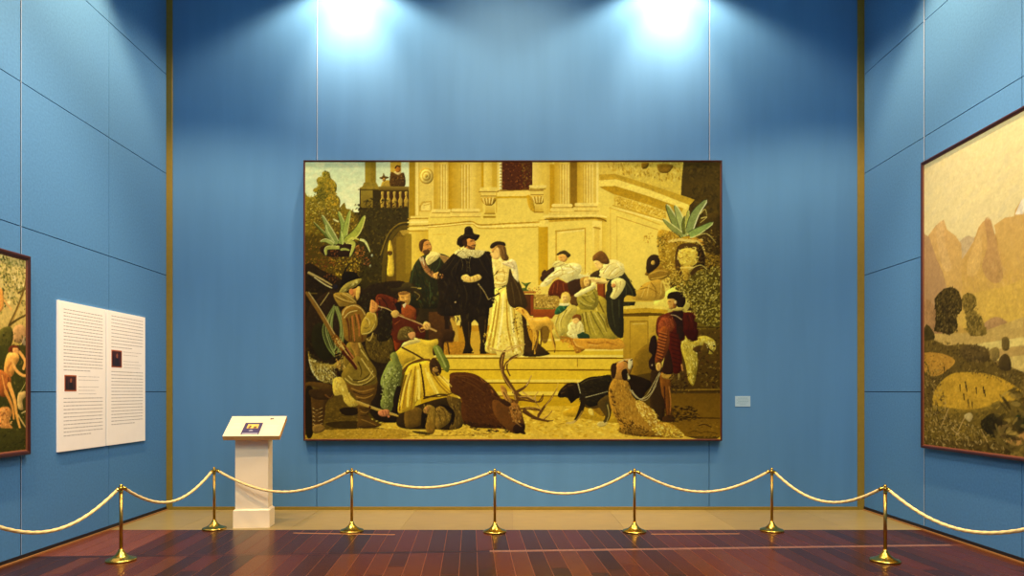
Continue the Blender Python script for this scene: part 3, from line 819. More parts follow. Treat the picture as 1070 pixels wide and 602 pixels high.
# table, carpet, seated company
R('C3', 150, 215, 290, 440, (112, 56, 16), (90, 44, 14)); R('C3', 245, 225, 275, 430, (170, 66, 18))
R('C3', 278, 215, 545, 375, (176, 138, 46)); D('C3', '280,218 540,218 540,372 280,372', [(216, 178, 70), (130, 92, 26), (150, 120, 40), (110, 66, 20), (226, 192, 90)], 120, 22, 12, sm=0)
R('C3', 270, 372, 510, 470, (188, 80, 20), (160, 62, 16)); S('C3', '290,362 480,366', 10, (120, 120, 30))
P('C3', '145,90 190,100 250,90 220,122 205,160 230,180 140,178 160,150 190,140', (92, 110, 34)); S('C3', '160,195 290,195', 24, (176, 104, 30)); D('C3', '230,130 340,150 340,215 240,200', [(200, 130, 40), (226, 180, 60), (140, 80, 20)], 24, 20, 12)
P('C3', '700,60 770,50 790,110 700,240 650,260 600,120', (84, 54, 18)); P('C3', '425,205 470,100 540,60 640,110 720,150 690,240 545,262 545,200 470,235', (150, 54, 14), (120, 40, 12)); S('C3', '520,90 520,210', 14, (196, 84, 24)); P('C3', '600,110 700,90 740,130 660,250 620,220', (88, 50, 18))
P('C2', '368,602 430,560 480,530 500,560 430,640 370,640', (76, 44, 22)); P('C3', '360,-10 400,-40 410,40 370,50', (80, 48, 20))
P('C3', '345,120 400,60 470,30 500,-60 620,-90 760,-80 760,0 870,20 820,50 700,60 640,105 600,60 500,50 440,110', (234, 218, 130)); D('C3', '350,110 470,30 500,-70 760,-80 870,20 640,100 560,50', [(250, 238, 170), (196, 166, 72), (224, 200, 104)], 110, 22, 10)
P('C2', '516,400 560,366 612,360 662,410 634,418 640,440 600,410 550,408', (92, 74, 24)); P('C2', '545,410 600,404 632,430 616,462 570,482 548,456', (224, 164, 66)); S('C2', '590,440 612,446', 7, (140, 70, 26)); S('C2', '480,500 530,470 570,490', 20, (206, 176, 80))
D('C3', '480,40 580,50 560,90 490,90', [(230, 176, 60), (206, 140, 40)], 12, 26, 16)
P('Q2', '385,480 440,450 492,520 508,560 490,610 430,640 388,610 396,520', (58, 52, 24), n=.2); D('Q2', '450,460 500,530 490,620 400,620 420,560', [(76, 72, 32), (40, 34, 16)], 60, 18, 6, 60, 60); P('Q4', '388,-20 450,-10 448,120 455,160 420,150 396,90', (46, 40, 18))
P('Q2', '328,482 380,448 386,470 352,500 330,500', (84, 62, 28)); P('Q2', '372,452 398,420 448,432 458,452 440,486 404,496 380,486', (240, 220, 128)); D('Q2', '380,450 445,430 450,470 390,490', [(250, 236, 160), (206, 172, 80)], 30, 12, 5)
P('Q2', '428,502 462,514 440,560 410,570 404,540', (238, 214, 116)); S('Q2', '330,500 360,510 400,505', 8, (240, 208, 110))
P('C2', '890,432 930,384 995,366 1056,470 1050,496 1000,492 960,470 940,486 915,470', (130, 84, 26)); P('C2', '915,462 950,470 985,510 960,530 925,512', (238, 196, 100))
R('C3', 940, 108, 1022, 390, (180, 74, 18), (160, 60, 14)); S('C3', '1012,110 1012,390', 14, (120, 44, 12)); S('C3', '935,100 1030,100', 14, (150, 60, 16))
# woman in olive, two children on the fur
P('Q4', '205,172 262,150 330,146 400,146 458,178 445,200 330,192 300,212 270,222 250,186', (218, 154, 36), (190, 124, 24)); D('Q4', '215,170 400,150 450,180 330,190 280,212', [(236, 180, 56), (176, 110, 22), (206, 140, 30)], 60, 18, 7)
S('C4', '560,80 640,70 690,130 760,210', 22, (190, 116, 22)); S('C4', '680,80 720,160', 12, (130, 70, 14))
P('Q4', '258,20 300,-10 380,5 404,70 408,120 440,160 380,168 300,158 275,90', (176, 150, 38), (186, 152, 40)); 
for q_ in ('300,20 310,90 320,150', '330,20 350,90 380,150', '360,20 385,80 400,150', '290,60 296,120 290,150'): S('Q4', q_, 6, (128, 102, 22)); 
for q_ in ('315,30 325,90 340,150', '345,30 365,90 390,145'): S('Q4', q_, 5, (222, 196, 84))
P('C3', '735,250 800,190 925,165 948,250 945,330 885,382 800,372 740,330', (166, 146, 40)); D('C3', '750,240 930,180 940,330 800,360', [(196, 174, 66), (120, 100, 24), (150, 130, 34)], 44, 30, 8, 40, 60)
P('C3', '660,230 740,220 740,330 680,330 650,290', (112, 74, 24)); P('C3', '705,215 800,160 900,90 925,150 860,180 760,240', (242, 222, 124)); P('C3', '775,100 800,45 850,42 864,90 840,140 790,150', (178, 130, 40)); P('C3', '805,70 845,62 855,100 830,135 800,120', (236, 190, 86)); S('C3', '820,105 842,108', 6, (160, 96, 36))
P('Q4', '172,130 200,100 240,60 278,40 296,90 270,150 215,165 176,160', (212, 186, 64), (200, 170, 56)); D('Q4', '190,110 270,50 290,90 220,160', [(232, 208, 96), (168, 136, 36)], 40, 24, 6, 120, 50)
E('C3', 612, 252, 52, 62, (236, 198, 78)); E('C3', 600, 262, 30, 36, (238, 190, 90)); S('C3', '570,230 600,200 650,230', 14, (216, 168, 50)); P('C3', '545,320 640,310 640,340 560,345', (232, 218, 140)); P('C3', '498,390 560,325 636,330 600,400 520,434', (54, 112, 52)); D('C3', '510,390 560,330 630,335 590,400 520,420', [(84, 142, 76), (30, 76, 30)], 20, 22, 8)
P('Q4', '236,112 270,98 300,115 306,160 270,166 236,150', (240, 222, 126)); D('Q4', '240,112 295,112 300,155 245,150', [(250, 236, 160), (200, 168, 70)], 26, 12, 6); E('C3', 735, 455, 46, 30, (146, 84, 22)); E('C3', 712, 490, 34, 30, (238, 188, 90)); S('C3', '690,488 720,492', 5, (120, 60, 20)); P('C4', '740,20 800,10 850,40 850,95 800,85 735,60', (44, 74, 36)); E('C4', 800, 98, 18, 14, (236, 210, 140))
# greyhound
P('Q4', '28,44 48,40 76,56 98,80 150,82 178,98 186,120 176,128 150,112 128,132 108,130 84,88 60,60', (232, 176, 52), (214, 150, 34)); S('Q4', '60,52 90,100 108,170', 9, (150, 70, 20)); S('Q4', '150,105 158,112', 10, (120, 72, 16))
S('Q4', '108,120 112,170 108,224', 8, (212, 158, 40), 5); S('Q4', '132,124 134,170 124,220', 9, (120, 82, 18), 5); S('Q4', '165,105 172,140 186,185 186,218', 10, (128, 84, 18), 5); S('Q4', '180,100 196,140 220,130 235,100', 4, (200, 150, 40)); S('Q4', '30,46 48,50', 7, (246, 210, 110))
P('C4', '300,100 350,150 440,240 320,242 290,200', (70, 48, 16)); D('C3', '90,420 240,560 280,610 60,610', [(74, 50, 16), (100, 66, 20)], 30, 30, 10)
S('Q4', '120,130 118,215', 8, (82, 54, 16))
# parapet pier
R('Q4', 455, -26, 572, 20, (204, 160, 40), (220, 178, 50)); P('Q4', '420,40 545,32 632,42 628,52 545,50 424,62', (242, 206, 78), sm=0); P('Q4', '424,52 545,44 632,52 628,66 545,64 428,70', (206, 160, 30), sm=0); P('Q4', '430,68 545,62 618,66 600,80 440,80', (118, 82, 8), sm=0)
R('Q4', 455, 78, 556, 320, (206, 162, 40), (168, 122, 20)); P('Q4', '555,76 620,76 600,340 545,340', (216, 174, 50), (150, 108, 20), sm=0); S('Q4', '482,98 482,260', 3, (160, 118, 22)); S('Q4', '482,98 552,96', 4, (160, 116, 20)); S('Q4', '492,108 545,106', 3, (232, 194, 80)); S('Q4', '552,98 552,230', 3, (160, 118, 24))
P('Q4', '500,240 560,180 600,200 600,380 490,380', (128, 92, 16), a=.7); P('Q4', '470,320 840,300 840,545 690,545 600,490 540,440', (100, 72, 14), sh=0)
# balustrade and ground right
R('Q4', 738, 100, 842, 128, (124, 98, 18)); S('Q4', '738,106 842,106', 5, (166, 132, 40)); S('Q4', '738,120 842,122', 4, (76, 54, 12)); R('Q4', 660, 128, 842, 380, (106, 76, 16), (92, 62, 12)); D('Q4', '690,130 840,130 840,400 620,400', [(76, 50, 12), (126, 92, 22), (54, 34, 10), (150, 116, 40), (112, 66, 22)], 300, 14, 6)
R('Q4', 620, 380, 842, 548, (128, 88, 14), (150, 104, 18)); S('Q4', '640,375 842,372', 5, (86, 58, 10)); S('Q4', '650,366 842,364', 5, (150, 110, 24)); S('D5', '650,300 1036,310', 14, (96, 62, 10)); D('Q4', '620,440 720,430 760,480 640,490', [(62, 40, 10), (90, 60, 14), (44, 28, 8)], 70, 16, 6, 0, 60); D('Q4', '640,490 840,490 840,548 700,548', [(166, 118, 26), (120, 82, 14), (140, 100, 30)], 120, 12, 4, 0, 60); S('D5', '690,460 760,440 820,462 880,450 1000,470', 6, (76, 50, 10)); S('D5', '800,385 860,372 930,400', 9, (70, 34, 12))
# white dog held by the page
P('D4', '622,110 650,36 690,96 740,112 790,66 850,48 910,64 966,104 978,170 940,236 900,230 880,180 810,150 780,220 790,330 770,470 742,565 690,510 660,340 615,190', (206, 178, 58), (176, 146, 34)); D('D4', '630,110 650,50 740,110 850,55 960,110 960,200 800,140 780,330 740,540 690,480 640,200', [(240, 220, 116), (226, 200, 84), (160, 128, 30), (196, 166, 48)], 150, 40, 10, 75, 90); P('D4', '735,190 790,150 870,160 880,200 800,215 780,225', (94, 62, 16)); P('D4', '860,120 900,150 900,230 820,210 840,150', (110, 78, 20)); D('D4', '880,110 960,110 970,190 900,190', [(246, 228, 140), (210, 180, 80)], 26, 20, 10); E('D4', 958, 156, 12, 10, (60, 36, 12)); S('D4', '905,185 945,220', 14, (70, 40, 16))
# page in red
P('D4', '300,420 440,420 440,880 380,930 300,880', (66, 42, 14)); P('D4', '400,440 520,440 500,640 515,850 465,880 440,720 410,640', (150, 86, 20), (132, 66, 16)); P('D4', '415,440 530,450 520,500 430,490', (186, 138, 44)); D('D4', '520,420 700,440 660,600 530,600', [(96, 64, 18), (60, 40, 12), (120, 88, 30)], 60, 30, 12); S('D4', '590,450 590,500', 22, (150, 122, 50))
P('D3', '362,480 420,430 510,398 600,378 650,402 750,408 785,470 775,640 790,690 720,700 660,620 640,700 480,690 360,640', (134, 46, 16), (110, 30, 12)); P('D4', '472,-20 590,-20 612,160 626,340 600,430 530,432 495,300', (128, 28, 10), (120, 22, 8)); P('D4', '470,190 500,220 530,430 420,432 440,280', (64, 30, 12))
P('D3', '500,410 620,380 640,440 650,560 620,640 570,620 560,520 520,440', (52, 24, 18)); P('D4', '580,-40 650,-30 640,60 600,90', (52, 26, 14)); S('D3', '510,430 560,440 620,480', 9, (176, 140, 90))
P('D3', '640,420 755,412 782,470 772,640 790,680 700,690 650,620', (112, 24, 10)); P('D4', '640,-20 785,-20 775,76 720,92 672,56', (92, 16, 8))
P('D3', '380,520 430,460 520,480 540,560 480,640 380,640', (178, 72, 28)); D('D3', '380,480 520,440 540,600 390,600', [(206, 96, 44), (120, 36, 14), (150, 54, 20)], 50, 26, 8, 60, 60)
P('D4', '402,-30 475,-30 492,140 432,290 396,334 346,322 350,200', (176, 80, 22), (150, 62, 18))
for k in range(9): S('D4', '%g,%g %g,%g' % (382 - k * 3, 20 + k * 32, 474 - k * 6, 44 + k * 32), 9, (104, 36, 12)); S('D4', '%g,%g %g,%g' % (500 + k * 4, 10 + k * 44, 590 + k * 3, 36 + k * 44), 10, (84, 16, 8)); S('D4', '%g,%g %g,%g' % (386 - k * 3, 8 + k * 32, 466 - k * 6, 30 + k * 32), 6, (214, 116, 44))
P('D4', '300,70 350,50 366,160 340,300 345,400 290,395 275,320 310,250 275,200', (46, 26, 16)); E('D4', 312, 355, 8, 10, (190, 160, 110)); E('D4', 380, 372, 27, 46, (230, 176, 78)); S('D4', '372,350 380,400', 7, (170, 110, 40)); S('D4', '620,350 630,410', 16, (196, 130, 56))
P('D3', '470,262 480,214 520,192 590,188 646,226 664,290 640,345 600,366 566,330 545,270 500,262', (42, 26, 13)); D('D3', '490,210 640,230 650,320 580,330', [(62, 40, 20), (28, 17, 9)], 24, 26, 8); P('D3', '482,268 535,266 562,310 560,350 524,374 490,366 484,330 474,312', (200, 146, 56)); P('D3', '535,300 566,320 560,360 530,370', (150, 88, 30)); E('D3', 556, 300, 13, 20, (236, 186, 100)); S('D3', '484,292 504,290', 7, (60, 32, 14)); P('D3', '520,372 610,352 640,380 540,392', (196, 168, 70))
S('D4', '400,440 360,520 320,600', 5, (220, 200, 130)); S('D5', '90,0 140,90 200,100 260,60 330,-60 390,-170', 6, (206, 184, 110)); S('D5', '100,40 160,110 220,100 300,10', 4, (170, 150, 80))
# stag
P('Q3', '600,312 640,296 700,304 745,332 775,362 812,408 850,420 880,500 900,540 860,530 800,518 700,514 655,490 636,440 650,400', (104, 52, 14), (74, 36, 12)); D('Q3', '606,315 640,300 740,330 800,400 860,440 860,520 700,510 650,480 645,420', [(140, 80, 24), (62, 28, 10), (118, 60, 16), (160, 96, 34), (84, 38, 12)], 330, 22, 5, 35, 50)
D('Q3', '650,480 860,500 880,540 700,520', [(40, 22, 9), (60, 36, 12)], 70, 18, 6, 5, 40)
P('Q4', '-50,420 -20,404 20,400 44,430 58,470 68,498 60,530 30,538 0,520 -40,480', (124, 68, 18), (70, 36, 14)); D('Q4', '-30,410 30,410 55,490 50,525 0,510', [(190, 134, 50), (96, 48, 14), (150, 92, 30), (52, 26, 12)], 50, 20, 6, 60, 50); S('C5', '0,200 60,300 110,400', 22, (196, 140, 56), 10); S('C5', '60,320 140,440', 20, (44, 22, 12)); S('C5', '30,370 70,440', 16, (44, 22, 12)); P('B4', '1000,560 1060,600 1070,680 1020,660', (176, 118, 40))
AN, AL = (112, 68, 20), (206, 168, 74)
S('Q3', '815,215 800,250 806,290 830,345 880,390', 8, AN, 9); S('Q3', '868,228 838,245 826,278 838,310', 6, AN); S('Q3', '815,222 830,200 880,190', 5, AL)
S('C5', '95,150 90,80 60,0 0,-100 -60,-200', 36, AN, 22); S('C4', '0,340 40,300 100,260', 10, AL); S('C4', '0,215 100,170 185,138', 12, AL, 8); S('C4', '60,640 130,610 200,560 255,465', 18, AN, 8); S('C4', '215,545 255,465', 9, AL, 6)
S('C5', '100,120 180,120 300,140 340,120 376,60', 22, AN, 9); S('C5', '290,135 290,80 320,40', 10, AL); S('C5', '300,130 240,90 165,45', 10, AL); S('C5', '100,210 210,210 350,230', 22, AN, 12); S('C5', '170,240 250,290 370,330 430,345', 30, (96, 56, 18), 8); S('C5', '320,280 380,190 460,110 515,0', 18, AN, 7); S('C5', '460,110 515,0 530,-60', 8, AL, 5); S('C5', '350,220 300,150', 10, AN); S('C5', '380,325 440,270 470,230', 9, AN, 5); S('C5', '250,310 400,340 480,330', 9, AN)
# dogs
P('Q4', '415,300 560,330 540,380 500,420 400,400', (38, 24, 9))
P('Q4', '268,350 308,326 360,314 412,310 420,360 402,410 380,428 340,440 300,430 284,405', (44, 34, 13), n=.2); D('Q4', '275,350 400,315 405,400 300,425', [(74, 58, 24), (30, 22, 9), (96, 72, 26)], 90, 18, 4, 10, 50)
P('Q4', '198,384 212,364 228,348 258,344 278,356 288,390 272,402 250,418 240,396 206,396', (42, 29, 12)); D('Q4', '215,362 260,350 275,390 240,390', [(96, 60, 20), (54, 36, 14)], 20, 14, 5); S('Q4', '276,345 286,398', 4, (206, 190, 130)); S('Q4', '290,390 340,384 398,372', 3, (176, 160, 100))
S('Q4', '300,415 288,455 268,482', 18, (50, 36, 12), 10); S('Q4', '285,470 262,492 236,496', 8, (200, 168, 80)); S('Q4', '396,410 392,470 380,495', 18, (92, 74, 22), 12); E('Q4', 370, 500, 18, 10, (206, 180, 90)); S('Q4', '398,410 396,480', 5, (170, 150, 60)); P('Q4', '322,446 334,440 340,466 326,458', (236, 204, 80)); P('Q4', '300,420 390,410 380,470 330,440', (140, 92, 14), a=.6)
P('Q4', '406,345 440,322 478,346 505,404 560,440 600,488 655,508 692,546 600,553 450,538 440,500 412,440', (196, 148, 36), (150, 100, 18), sh=0); D('Q4', '415,345 470,345 500,410 560,450 520,520 450,520 420,440', [(226, 182, 62), (160, 106, 20), (206, 160, 44), (130, 82, 16)], 170, 18, 6, 60, 60); D('Q4', '515,410 560,440 600,490 660,510 688,545 590,545 560,500', [(246, 212, 80), (226, 184, 50), (190, 142, 28), (250, 222, 110)], 150, 16, 7, 40, 80)
P('Q4', '404,400 430,440 480,490 560,520 500,530 450,500 410,440', (74, 42, 10)); D('Q4', '450,510 600,530 590,552 450,540', [(90, 58, 14), (150, 106, 24), (60, 36, 10)], 70, 14, 5, 0, 40)
P('Q4', '408,300 418,266 440,252 470,246 490,250 492,275 478,308 440,326 412,332', (140, 98, 30)); P('Q4', '408,300 416,268 430,262 432,300 416,310', (60, 34, 12)); P('Q4', '436,262 460,254 458,280 440,300', (216, 130, 46)); P('Q4', '470,250 490,244 490,270 474,276', (236, 220, 150)); P('Q4', '446,284 470,280 466,312 446,318', (150, 116, 40)); S('Q4', '486,262 490,275', 7, (40, 24, 12)); S('Q4', '470,300 478,320', 8, (226, 206, 120))
# musician with red coat, wide hat
P('A3', '770,240 900,230 1090,330 1180,370 1180,500 1060,620 940,650 900,560 800,520', (140, 46, 16), n=.2); D('A3', '780,240 930,250 1000,330 940,400 800,500', [(160, 56, 20), (90, 28, 12), (48, 24, 16), (186, 96, 36)], 60, 30, 12); R('A3', 790, 380, 920, 650, (50, 34, 14)); P('A3', '920,560 1020,460 1110,420 1180,470 1120,560 1000,640 930,640', (164, 50, 14)); P('A4', '930,-40 1010,-40 1040,110 985,225 955,110', (172, 54, 12)); P('B3', '0,330 50,330 110,395 80,480 0,440', (186, 76, 22)); P('B3', '-20,460 200,560 180,700 -20,640', (126, 34, 12)); S('A3', '940,520 1000,430', 10, (226, 120, 50))
P('Q1', '362,542 405,532 415,514 440,508 462,516 470,540 494,572 452,552 410,545', (62, 46, 14)); P('Q1', '404,560 424,548 446,556 444,590 424,600 410,590', (222, 162, 56)); P('Q1', '400,566 414,552 416,592 404,590', (70, 42, 16)); S('Q1', '420,576 432,580', 3, (110, 60, 20)); D('Q3', '395,-5 425,-10 430,20 400,20', [(230, 190, 80), (190, 130, 40)], 12, 14, 6)
D('A3', '620,220 760,220 700,380 640,380', [(60, 56, 20), (34, 26, 14), (90, 84, 34)], 40, 24, 8)
S('A3', '780,330 900,385 1070,452', 9, (206, 176, 106)); S('Q3', '355,48 450,92 548,135', 8, (176, 128, 46)); E('B3', 232, 540, 38, 32, (232, 176, 78)); S('B3', '160,570 230,560', 20, (206, 150, 60)); E('A3', 958, 420, 40, 34, (206, 164, 64)); S('A3', '820,380 880,350', 14, (190, 170, 110)); S('B3', '60,150 170,155', 14, (176, 150, 56)); S('B3', '0,160 100,190 170,240 130,270', 14, (150, 120, 40)); P('B3', '-10,200 40,210 60,280 10,320 -10,300', (226, 176, 70))
# fur bag between
P('A4', '660,110 750,40 880,40 950,110 950,210 900,330 720,290', (104, 78, 20)); D('A4', '670,110 760,50 890,50 945,200 890,310 730,280', [(150, 118, 36), (66, 46, 12), (120, 92, 26), (44, 32, 10)], 160, 34, 8, 80, 70)
# hunter seen from the back
P('A3', '70,360 150,270 260,190 340,180 420,250 440,600 240,700 40,640', (58, 38, 16)); D('A3', '100,350 300,200 380,260 420,500 100,560', [(80, 52, 20), (42, 28, 14), (66, 56, 22)], 90, 30, 8, 60, 60)
S('A3', '190,330 240,260 280,200', 10, (170, 140, 70)); R('A3', 40, 200, 160, 214, (120, 92, 26))
P('A3', '330,220 400,205 490,208 530,270 565,325 470,320 400,345 350,280', (172, 132, 36)); D('A3', '340,220 480,210 550,310 420,320', [(214, 174, 72), (140, 100, 24), (196, 152, 50)], 40, 36, 9, 30, 40)
P('A3', '410,430 430,370 500,326 600,360 645,420 650,620 420,620', (158, 112, 28)); S('A3', '420,440 440,390 500,356 560,360 640,410', 12, (230, 196, 100)); S('A3', '430,470 480,420 540,400', 12, (206, 170, 80)); P('A3', '440,480 540,410 600,470 600,800 450,640', (122, 62, 16)); S('A3', '510,450 520,520 520,640', 26, (196, 112, 42)); S('A3', '560,430 580,520 590,680', 30, (204, 118, 44)); S('A3', '545,440 550,640', 10, (84, 40, 12))
P('A3', '600,480 650,450 690,405 760,420 780,520 720,600 650,640 600,600', (186, 148, 42)); S('A3', '650,600 720,570 730,490', 12, (236, 206, 100)); S('A3', '690,410 750,430 775,520', 12, (230, 196, 90)); D('A3', '610,500 740,450 760,540 640,620', [(150, 114, 28), (206, 170, 64)], 30, 30, 8, 60, 40); P('A3', '710,335 722,272 760,300 784,345 745,405 705,395', (224, 146, 60)); S('A3', '725,300 730,380', 9, (170, 92, 30))
S('A4', '640,30 700,100 740,20', 12, (196, 160, 70))
P('A3', '505,176 560,150 600,136 596,180 590,240 572,282 545,255 510,230', (210, 140, 50)); P('A3', '565,170 600,138 588,200 600,240 572,280 560,240', (230, 186, 70)); P('A3', '505,180 535,170 550,220 520,230', (226, 130, 56)); P('A3', '395,190 392,140 412,70 420,10 460,-20 510,-10 560,20 605,55 614,82 560,110 520,160 440,200', (28, 21, 8)); S('A3', '432,50 452,-40 495,-105', 34, (34, 30, 12), 6)
P('A3', '396,190 440,140 510,80 560,58 606,54 600,86 540,112 470,150 430,190', (170, 146, 58)); D('A3', '420,180 520,90 600,60 590,90 480,150', [(206, 184, 90), (120, 100, 36)], 26, 30, 8, -35, 30)
S('A3', '70,-10 190,50 310,120', 26, (190, 158, 84), 12); S('A3', '60,0 180,70 290,130', 8, (120, 88, 36)); S('A3', '130,40 230,110 310,150', 10, (230, 206, 130)); E('A3', 350, 140, 26, 24, (40, 34, 40)); D('A3', '220,0 340,10 380,90 280,80', [(166, 84, 24), (120, 56, 16)], 24, 20, 12)
P('A4', '470,130 520,110 585,80 645,185 700,290 772,400 772,480 742,575 640,590 540,560 470,480 400,360 440,240', (148, 118, 32), (132, 98, 26)); 
for q_ in ('470,440 560,530 650,520 740,420', '590,500 660,470 700,380', '600,180 640,230 690,300', '430,350 480,440 520,490'): S('A4', q_, 11, (222, 192, 88), 6)
for q_ in ('640,500 700,470 740,430', '560,140 590,200 590,330', '480,400 540,480'): S('A4', q_, 14, (74, 52, 14), 8)
D('A4', '450,250 620,180 740,420 660,560 520,520', [(176, 146, 50), (118, 90, 22)], 50, 40, 10, 60, 60)
P('A4', '500,130 580,85 610,170 590,340 540,220', (164, 116, 36)); S('A4', '575,60 605,170', 18, (210, 170, 70))
P('A4', '130,-60 300,-80 340,60 320,250 250,310 170,260 100,130', (44, 38, 12))
for k in range(7): S('Q3', '%g,%g %g,%g %g,%g %g,%g' % (148, 34 + k * 3, 104 + k * 6, 120, 118 + k * 7, 190, 150, 235 - k * 5), 4, [(130, 136, 58), (96, 100, 38), (160, 160, 80)][k % 3])
for k in range(5): S('Q3', '%g,%g %g,%g %g,%g' % (150 + k * 3, 40, 172 + k * 4, 120, 160 + k * 4, 220), 4, [(116, 118, 46), (150, 150, 70)][k % 2])
S('Q3', '40,-15 100,75 150,160', 11, (148, 100, 30), 20); S('Q3', '48,-18 105,68 150,148', 3, (216, 180, 100)); S('Q3', '150,160 190,205 238,272', 24, (150, 90, 22), 20); S('Q3', '185,205 215,250 238,278', 22, (98, 32, 10), 14); S('Q3', '196,200 238,258', 3, (196, 110, 60)); D('Q3', '138,148 170,150 180,185 150,180', [(226, 190, 90), (90, 60, 16), (190, 140, 50)], 14, 10, 5); S('Q3', '158,165 188,205', 6, (226, 186, 80))
# the hunter's game bag with a white bird
P('A4', '64,210 130,300 190,320 300,350 350,330 380,300 430,300 420,400 350,430 330,520 240,540 130,470 80,360', (150, 120, 40)); D('A4', '70,230 130,300 300,350 330,500 240,530 130,460 90,350', [(222, 200, 104), (96, 68, 18), (186, 156, 58), (240, 224, 140), (140, 106, 30)], 150, 32, 9, 70, 70); S('A4', '75,300 110,420 170,505', 12, (236, 220, 150)); P('A4', '320,400 370,390 390,470 340,490', (52, 26, 12)); D('A4', '360,310 430,310 430,400 380,410', [(226, 170, 70), (190, 120, 40)], 14, 26, 14)
D('A4', '340,190 430,200 430,290 350,300', [(120, 110, 36), (196, 150, 60), (50, 40, 14)], 26, 26, 10)
P('A4', '330,500 400,480 450,530 480,600 500,660 560,730 580,770 500,780 450,720 420,640 350,680 320,620', (220, 182, 60)); D('A4', '340,500 440,530 490,650 560,750 480,750 430,640', [(246, 216, 104), (176, 134, 34), (230, 196, 78)], 50, 26, 8, 60, 50)
S('A5', '545,110 760,200 990,280', 26, (190, 148, 50), 22); S('A5', '560,108 980,268', 7, (228, 192, 96)); E('A5', 690, 190, 14, 14, (120, 30, 10))
# hunter's legs
P('A5', '30,-60 300,-40 320,60 250,150 230,280 215,400 190,440 125,435 110,150', (98, 64, 18), (84, 54, 16)); P('A5', '20,0 110,50 100,440 30,440', (48, 34, 12)); P('A5', '180,20 300,50 330,90 250,110', (110, 62, 18))
for k in range(5): S('A5', '%g,%g %g,%g %g,%g' % (115, 185 + k * 48, 165, 222 + k * 47, 228, 192 + k * 48), 13, (196, 152, 72)); S('A5', '%g,%g %g,%g' % (110, 230 + k * 40, 225, 260 + k * 38), 6, (60, 36, 12))
P('A5', '115,390 160,360 220,370 250,385 200,420 150,440 120,430', (170, 128, 50))
P('A5', '585,-30 770,20 730,110 715,180 690,260 740,330 825,372 800,390 690,395 600,415 560,300 575,210 610,150', (120, 78, 20), (104, 66, 18)); S('A5', '600,60 680,75 760,40', 14, (190, 140, 44)); D('A5', '590,150 700,180 690,290 590,280', [(160, 118, 40), (70, 44, 12), (110, 74, 20)], 34, 26, 9); S('A5', '620,300 700,350 790,375', 14, (160, 114, 34)); S('A5', '580,400 690,390 810,384', 12, (52, 30, 10))
P('A5', '260,140 420,110 560,150 570,260 470,290 340,300 250,250', (108, 80, 20), sh=0); P('A5', '370,200 540,200 570,260 450,290 390,250', (46, 30, 10), sh=0); P('A5', '240,330 560,340 620,400 500,410 260,380', (60, 42, 10), sh=0); P('A5', '220,250 400,280 570,310 560,350 240,330', (150, 112, 24), sh=0)
P('A5', '20,470 160,500 20,520', (200, 150, 60)); S('A5', '300,455 330,430 345,455 380,440 420,450 500,440', 7, (96, 66, 12))
# kneeling man in the buff coat
P('A5', '800,-60 1000,-60 1060,120 1000,280 1000,350 800,340 700,230 740,100', (40, 27, 12))
P('Q3', '395,505 400,470 440,440 560,400 640,400 650,480 648,512 600,524 540,520 440,520', (58, 40, 13)); P('Q3', '590,395 640,395 652,500 600,520 618,470', (110, 80, 24)); P('Q3', '430,440 490,440 490,500 440,516 425,500', (122, 86, 24)); D('Q3', '600,400 640,410 645,500 610,510', [(146, 112, 38), (70, 48, 16)], 30, 16, 5, 80, 40)
S('B5', '400,190 480,230 500,300 470,370', 24, (30, 20, 9)); P('B5', '330,205 400,190 470,270 480,320 440,375 340,420 320,330', (142, 106, 32)); D('B5', '330,220 410,200 470,290 440,360 350,370', [(176, 138, 50), (100, 70, 20)], 30, 30, 8, 70, 40); P('B5', '195,220 235,172 290,180 330,230 322,330 318,430 290,475 240,465 216,380 240,270', (156, 120, 34), (150, 104, 26)); P('B5', '195,222 240,175 270,200 240,250 210,256', (186, 122, 56)); P('B5', '180,240 210,260 240,270 210,400 170,390', (32, 22, 9)); P('B5', '80,440 240,455 260,480 130,470', (92, 72, 20))
P('Q3', '340,300 372,248 412,266 420,296 400,340 382,390 372,450 340,440 330,420 340,370 330,340', (128, 132, 54)); D('Q3', '345,300 410,270 410,310 380,380 365,435 335,430', [(176, 178, 96), (84, 82, 32), (150, 152, 74), (206, 200, 120)], 90, 16, 6, 60, 90); S('Q3', '335,462 350,455 362,470', 9, (204, 120, 66)); S('Q3', '355,456 372,462', 7, (226, 150, 80))
P('Q3', '535,192 562,196 580,225 600,262 596,296 576,285 556,250', (122, 128, 40)); S('Q3', '550,200 570,240 586,275', 6, (166, 168, 74))
P('Q3', '368,242 402,208 424,184 470,166 520,172 552,166 556,186 538,196 536,226 556,262 560,300 500,300 440,300 412,284', (224, 184, 46)); P('Q3', '412,200 424,178 460,160 488,176 440,190', (242, 214, 104)); S('Q3', '415,200 470,228 535,268', 7, (86, 48, 14)); S('Q3', '415,300 440,272 480,252 520,250', 13, (120, 76, 18)); P('Q3', '384,236 410,214 470,240 430,262 414,276', (206, 164, 36))
P('Q3', '438,276 480,258 522,254 556,300 602,345 648,398 590,388 540,396 506,405 500,388 470,416 462,438 440,446 400,455 404,400 418,340', (232, 188, 40), (222, 174, 34)); S('Q3', '488,268 496,330 504,400', 5, (84, 50, 10), 6); S('Q3', '464,310 458,380 450,440', 8, (166, 118, 20)); S('Q3', '440,310 428,380 424,440', 9, (186, 138, 26)); S('Q3', '536,310 566,350 600,384', 6, (166, 118, 20)); S('Q3', '516,300 540,350 560,390', 9, (248, 214, 80)); S('Q3', '478,290 482,360 480,400', 9, (250, 218, 90)); S('Q3', '448,300 440,370 436,430', 7, (246, 210, 76)); S('Q3', '500,400 560,384 590,386', 6, (70, 42, 10)); S('Q3', '405,445 412,380 430,310', 7, (150, 104, 20)); S('Q3', '560,310 600,350 640,396', 7, (248, 212, 76))
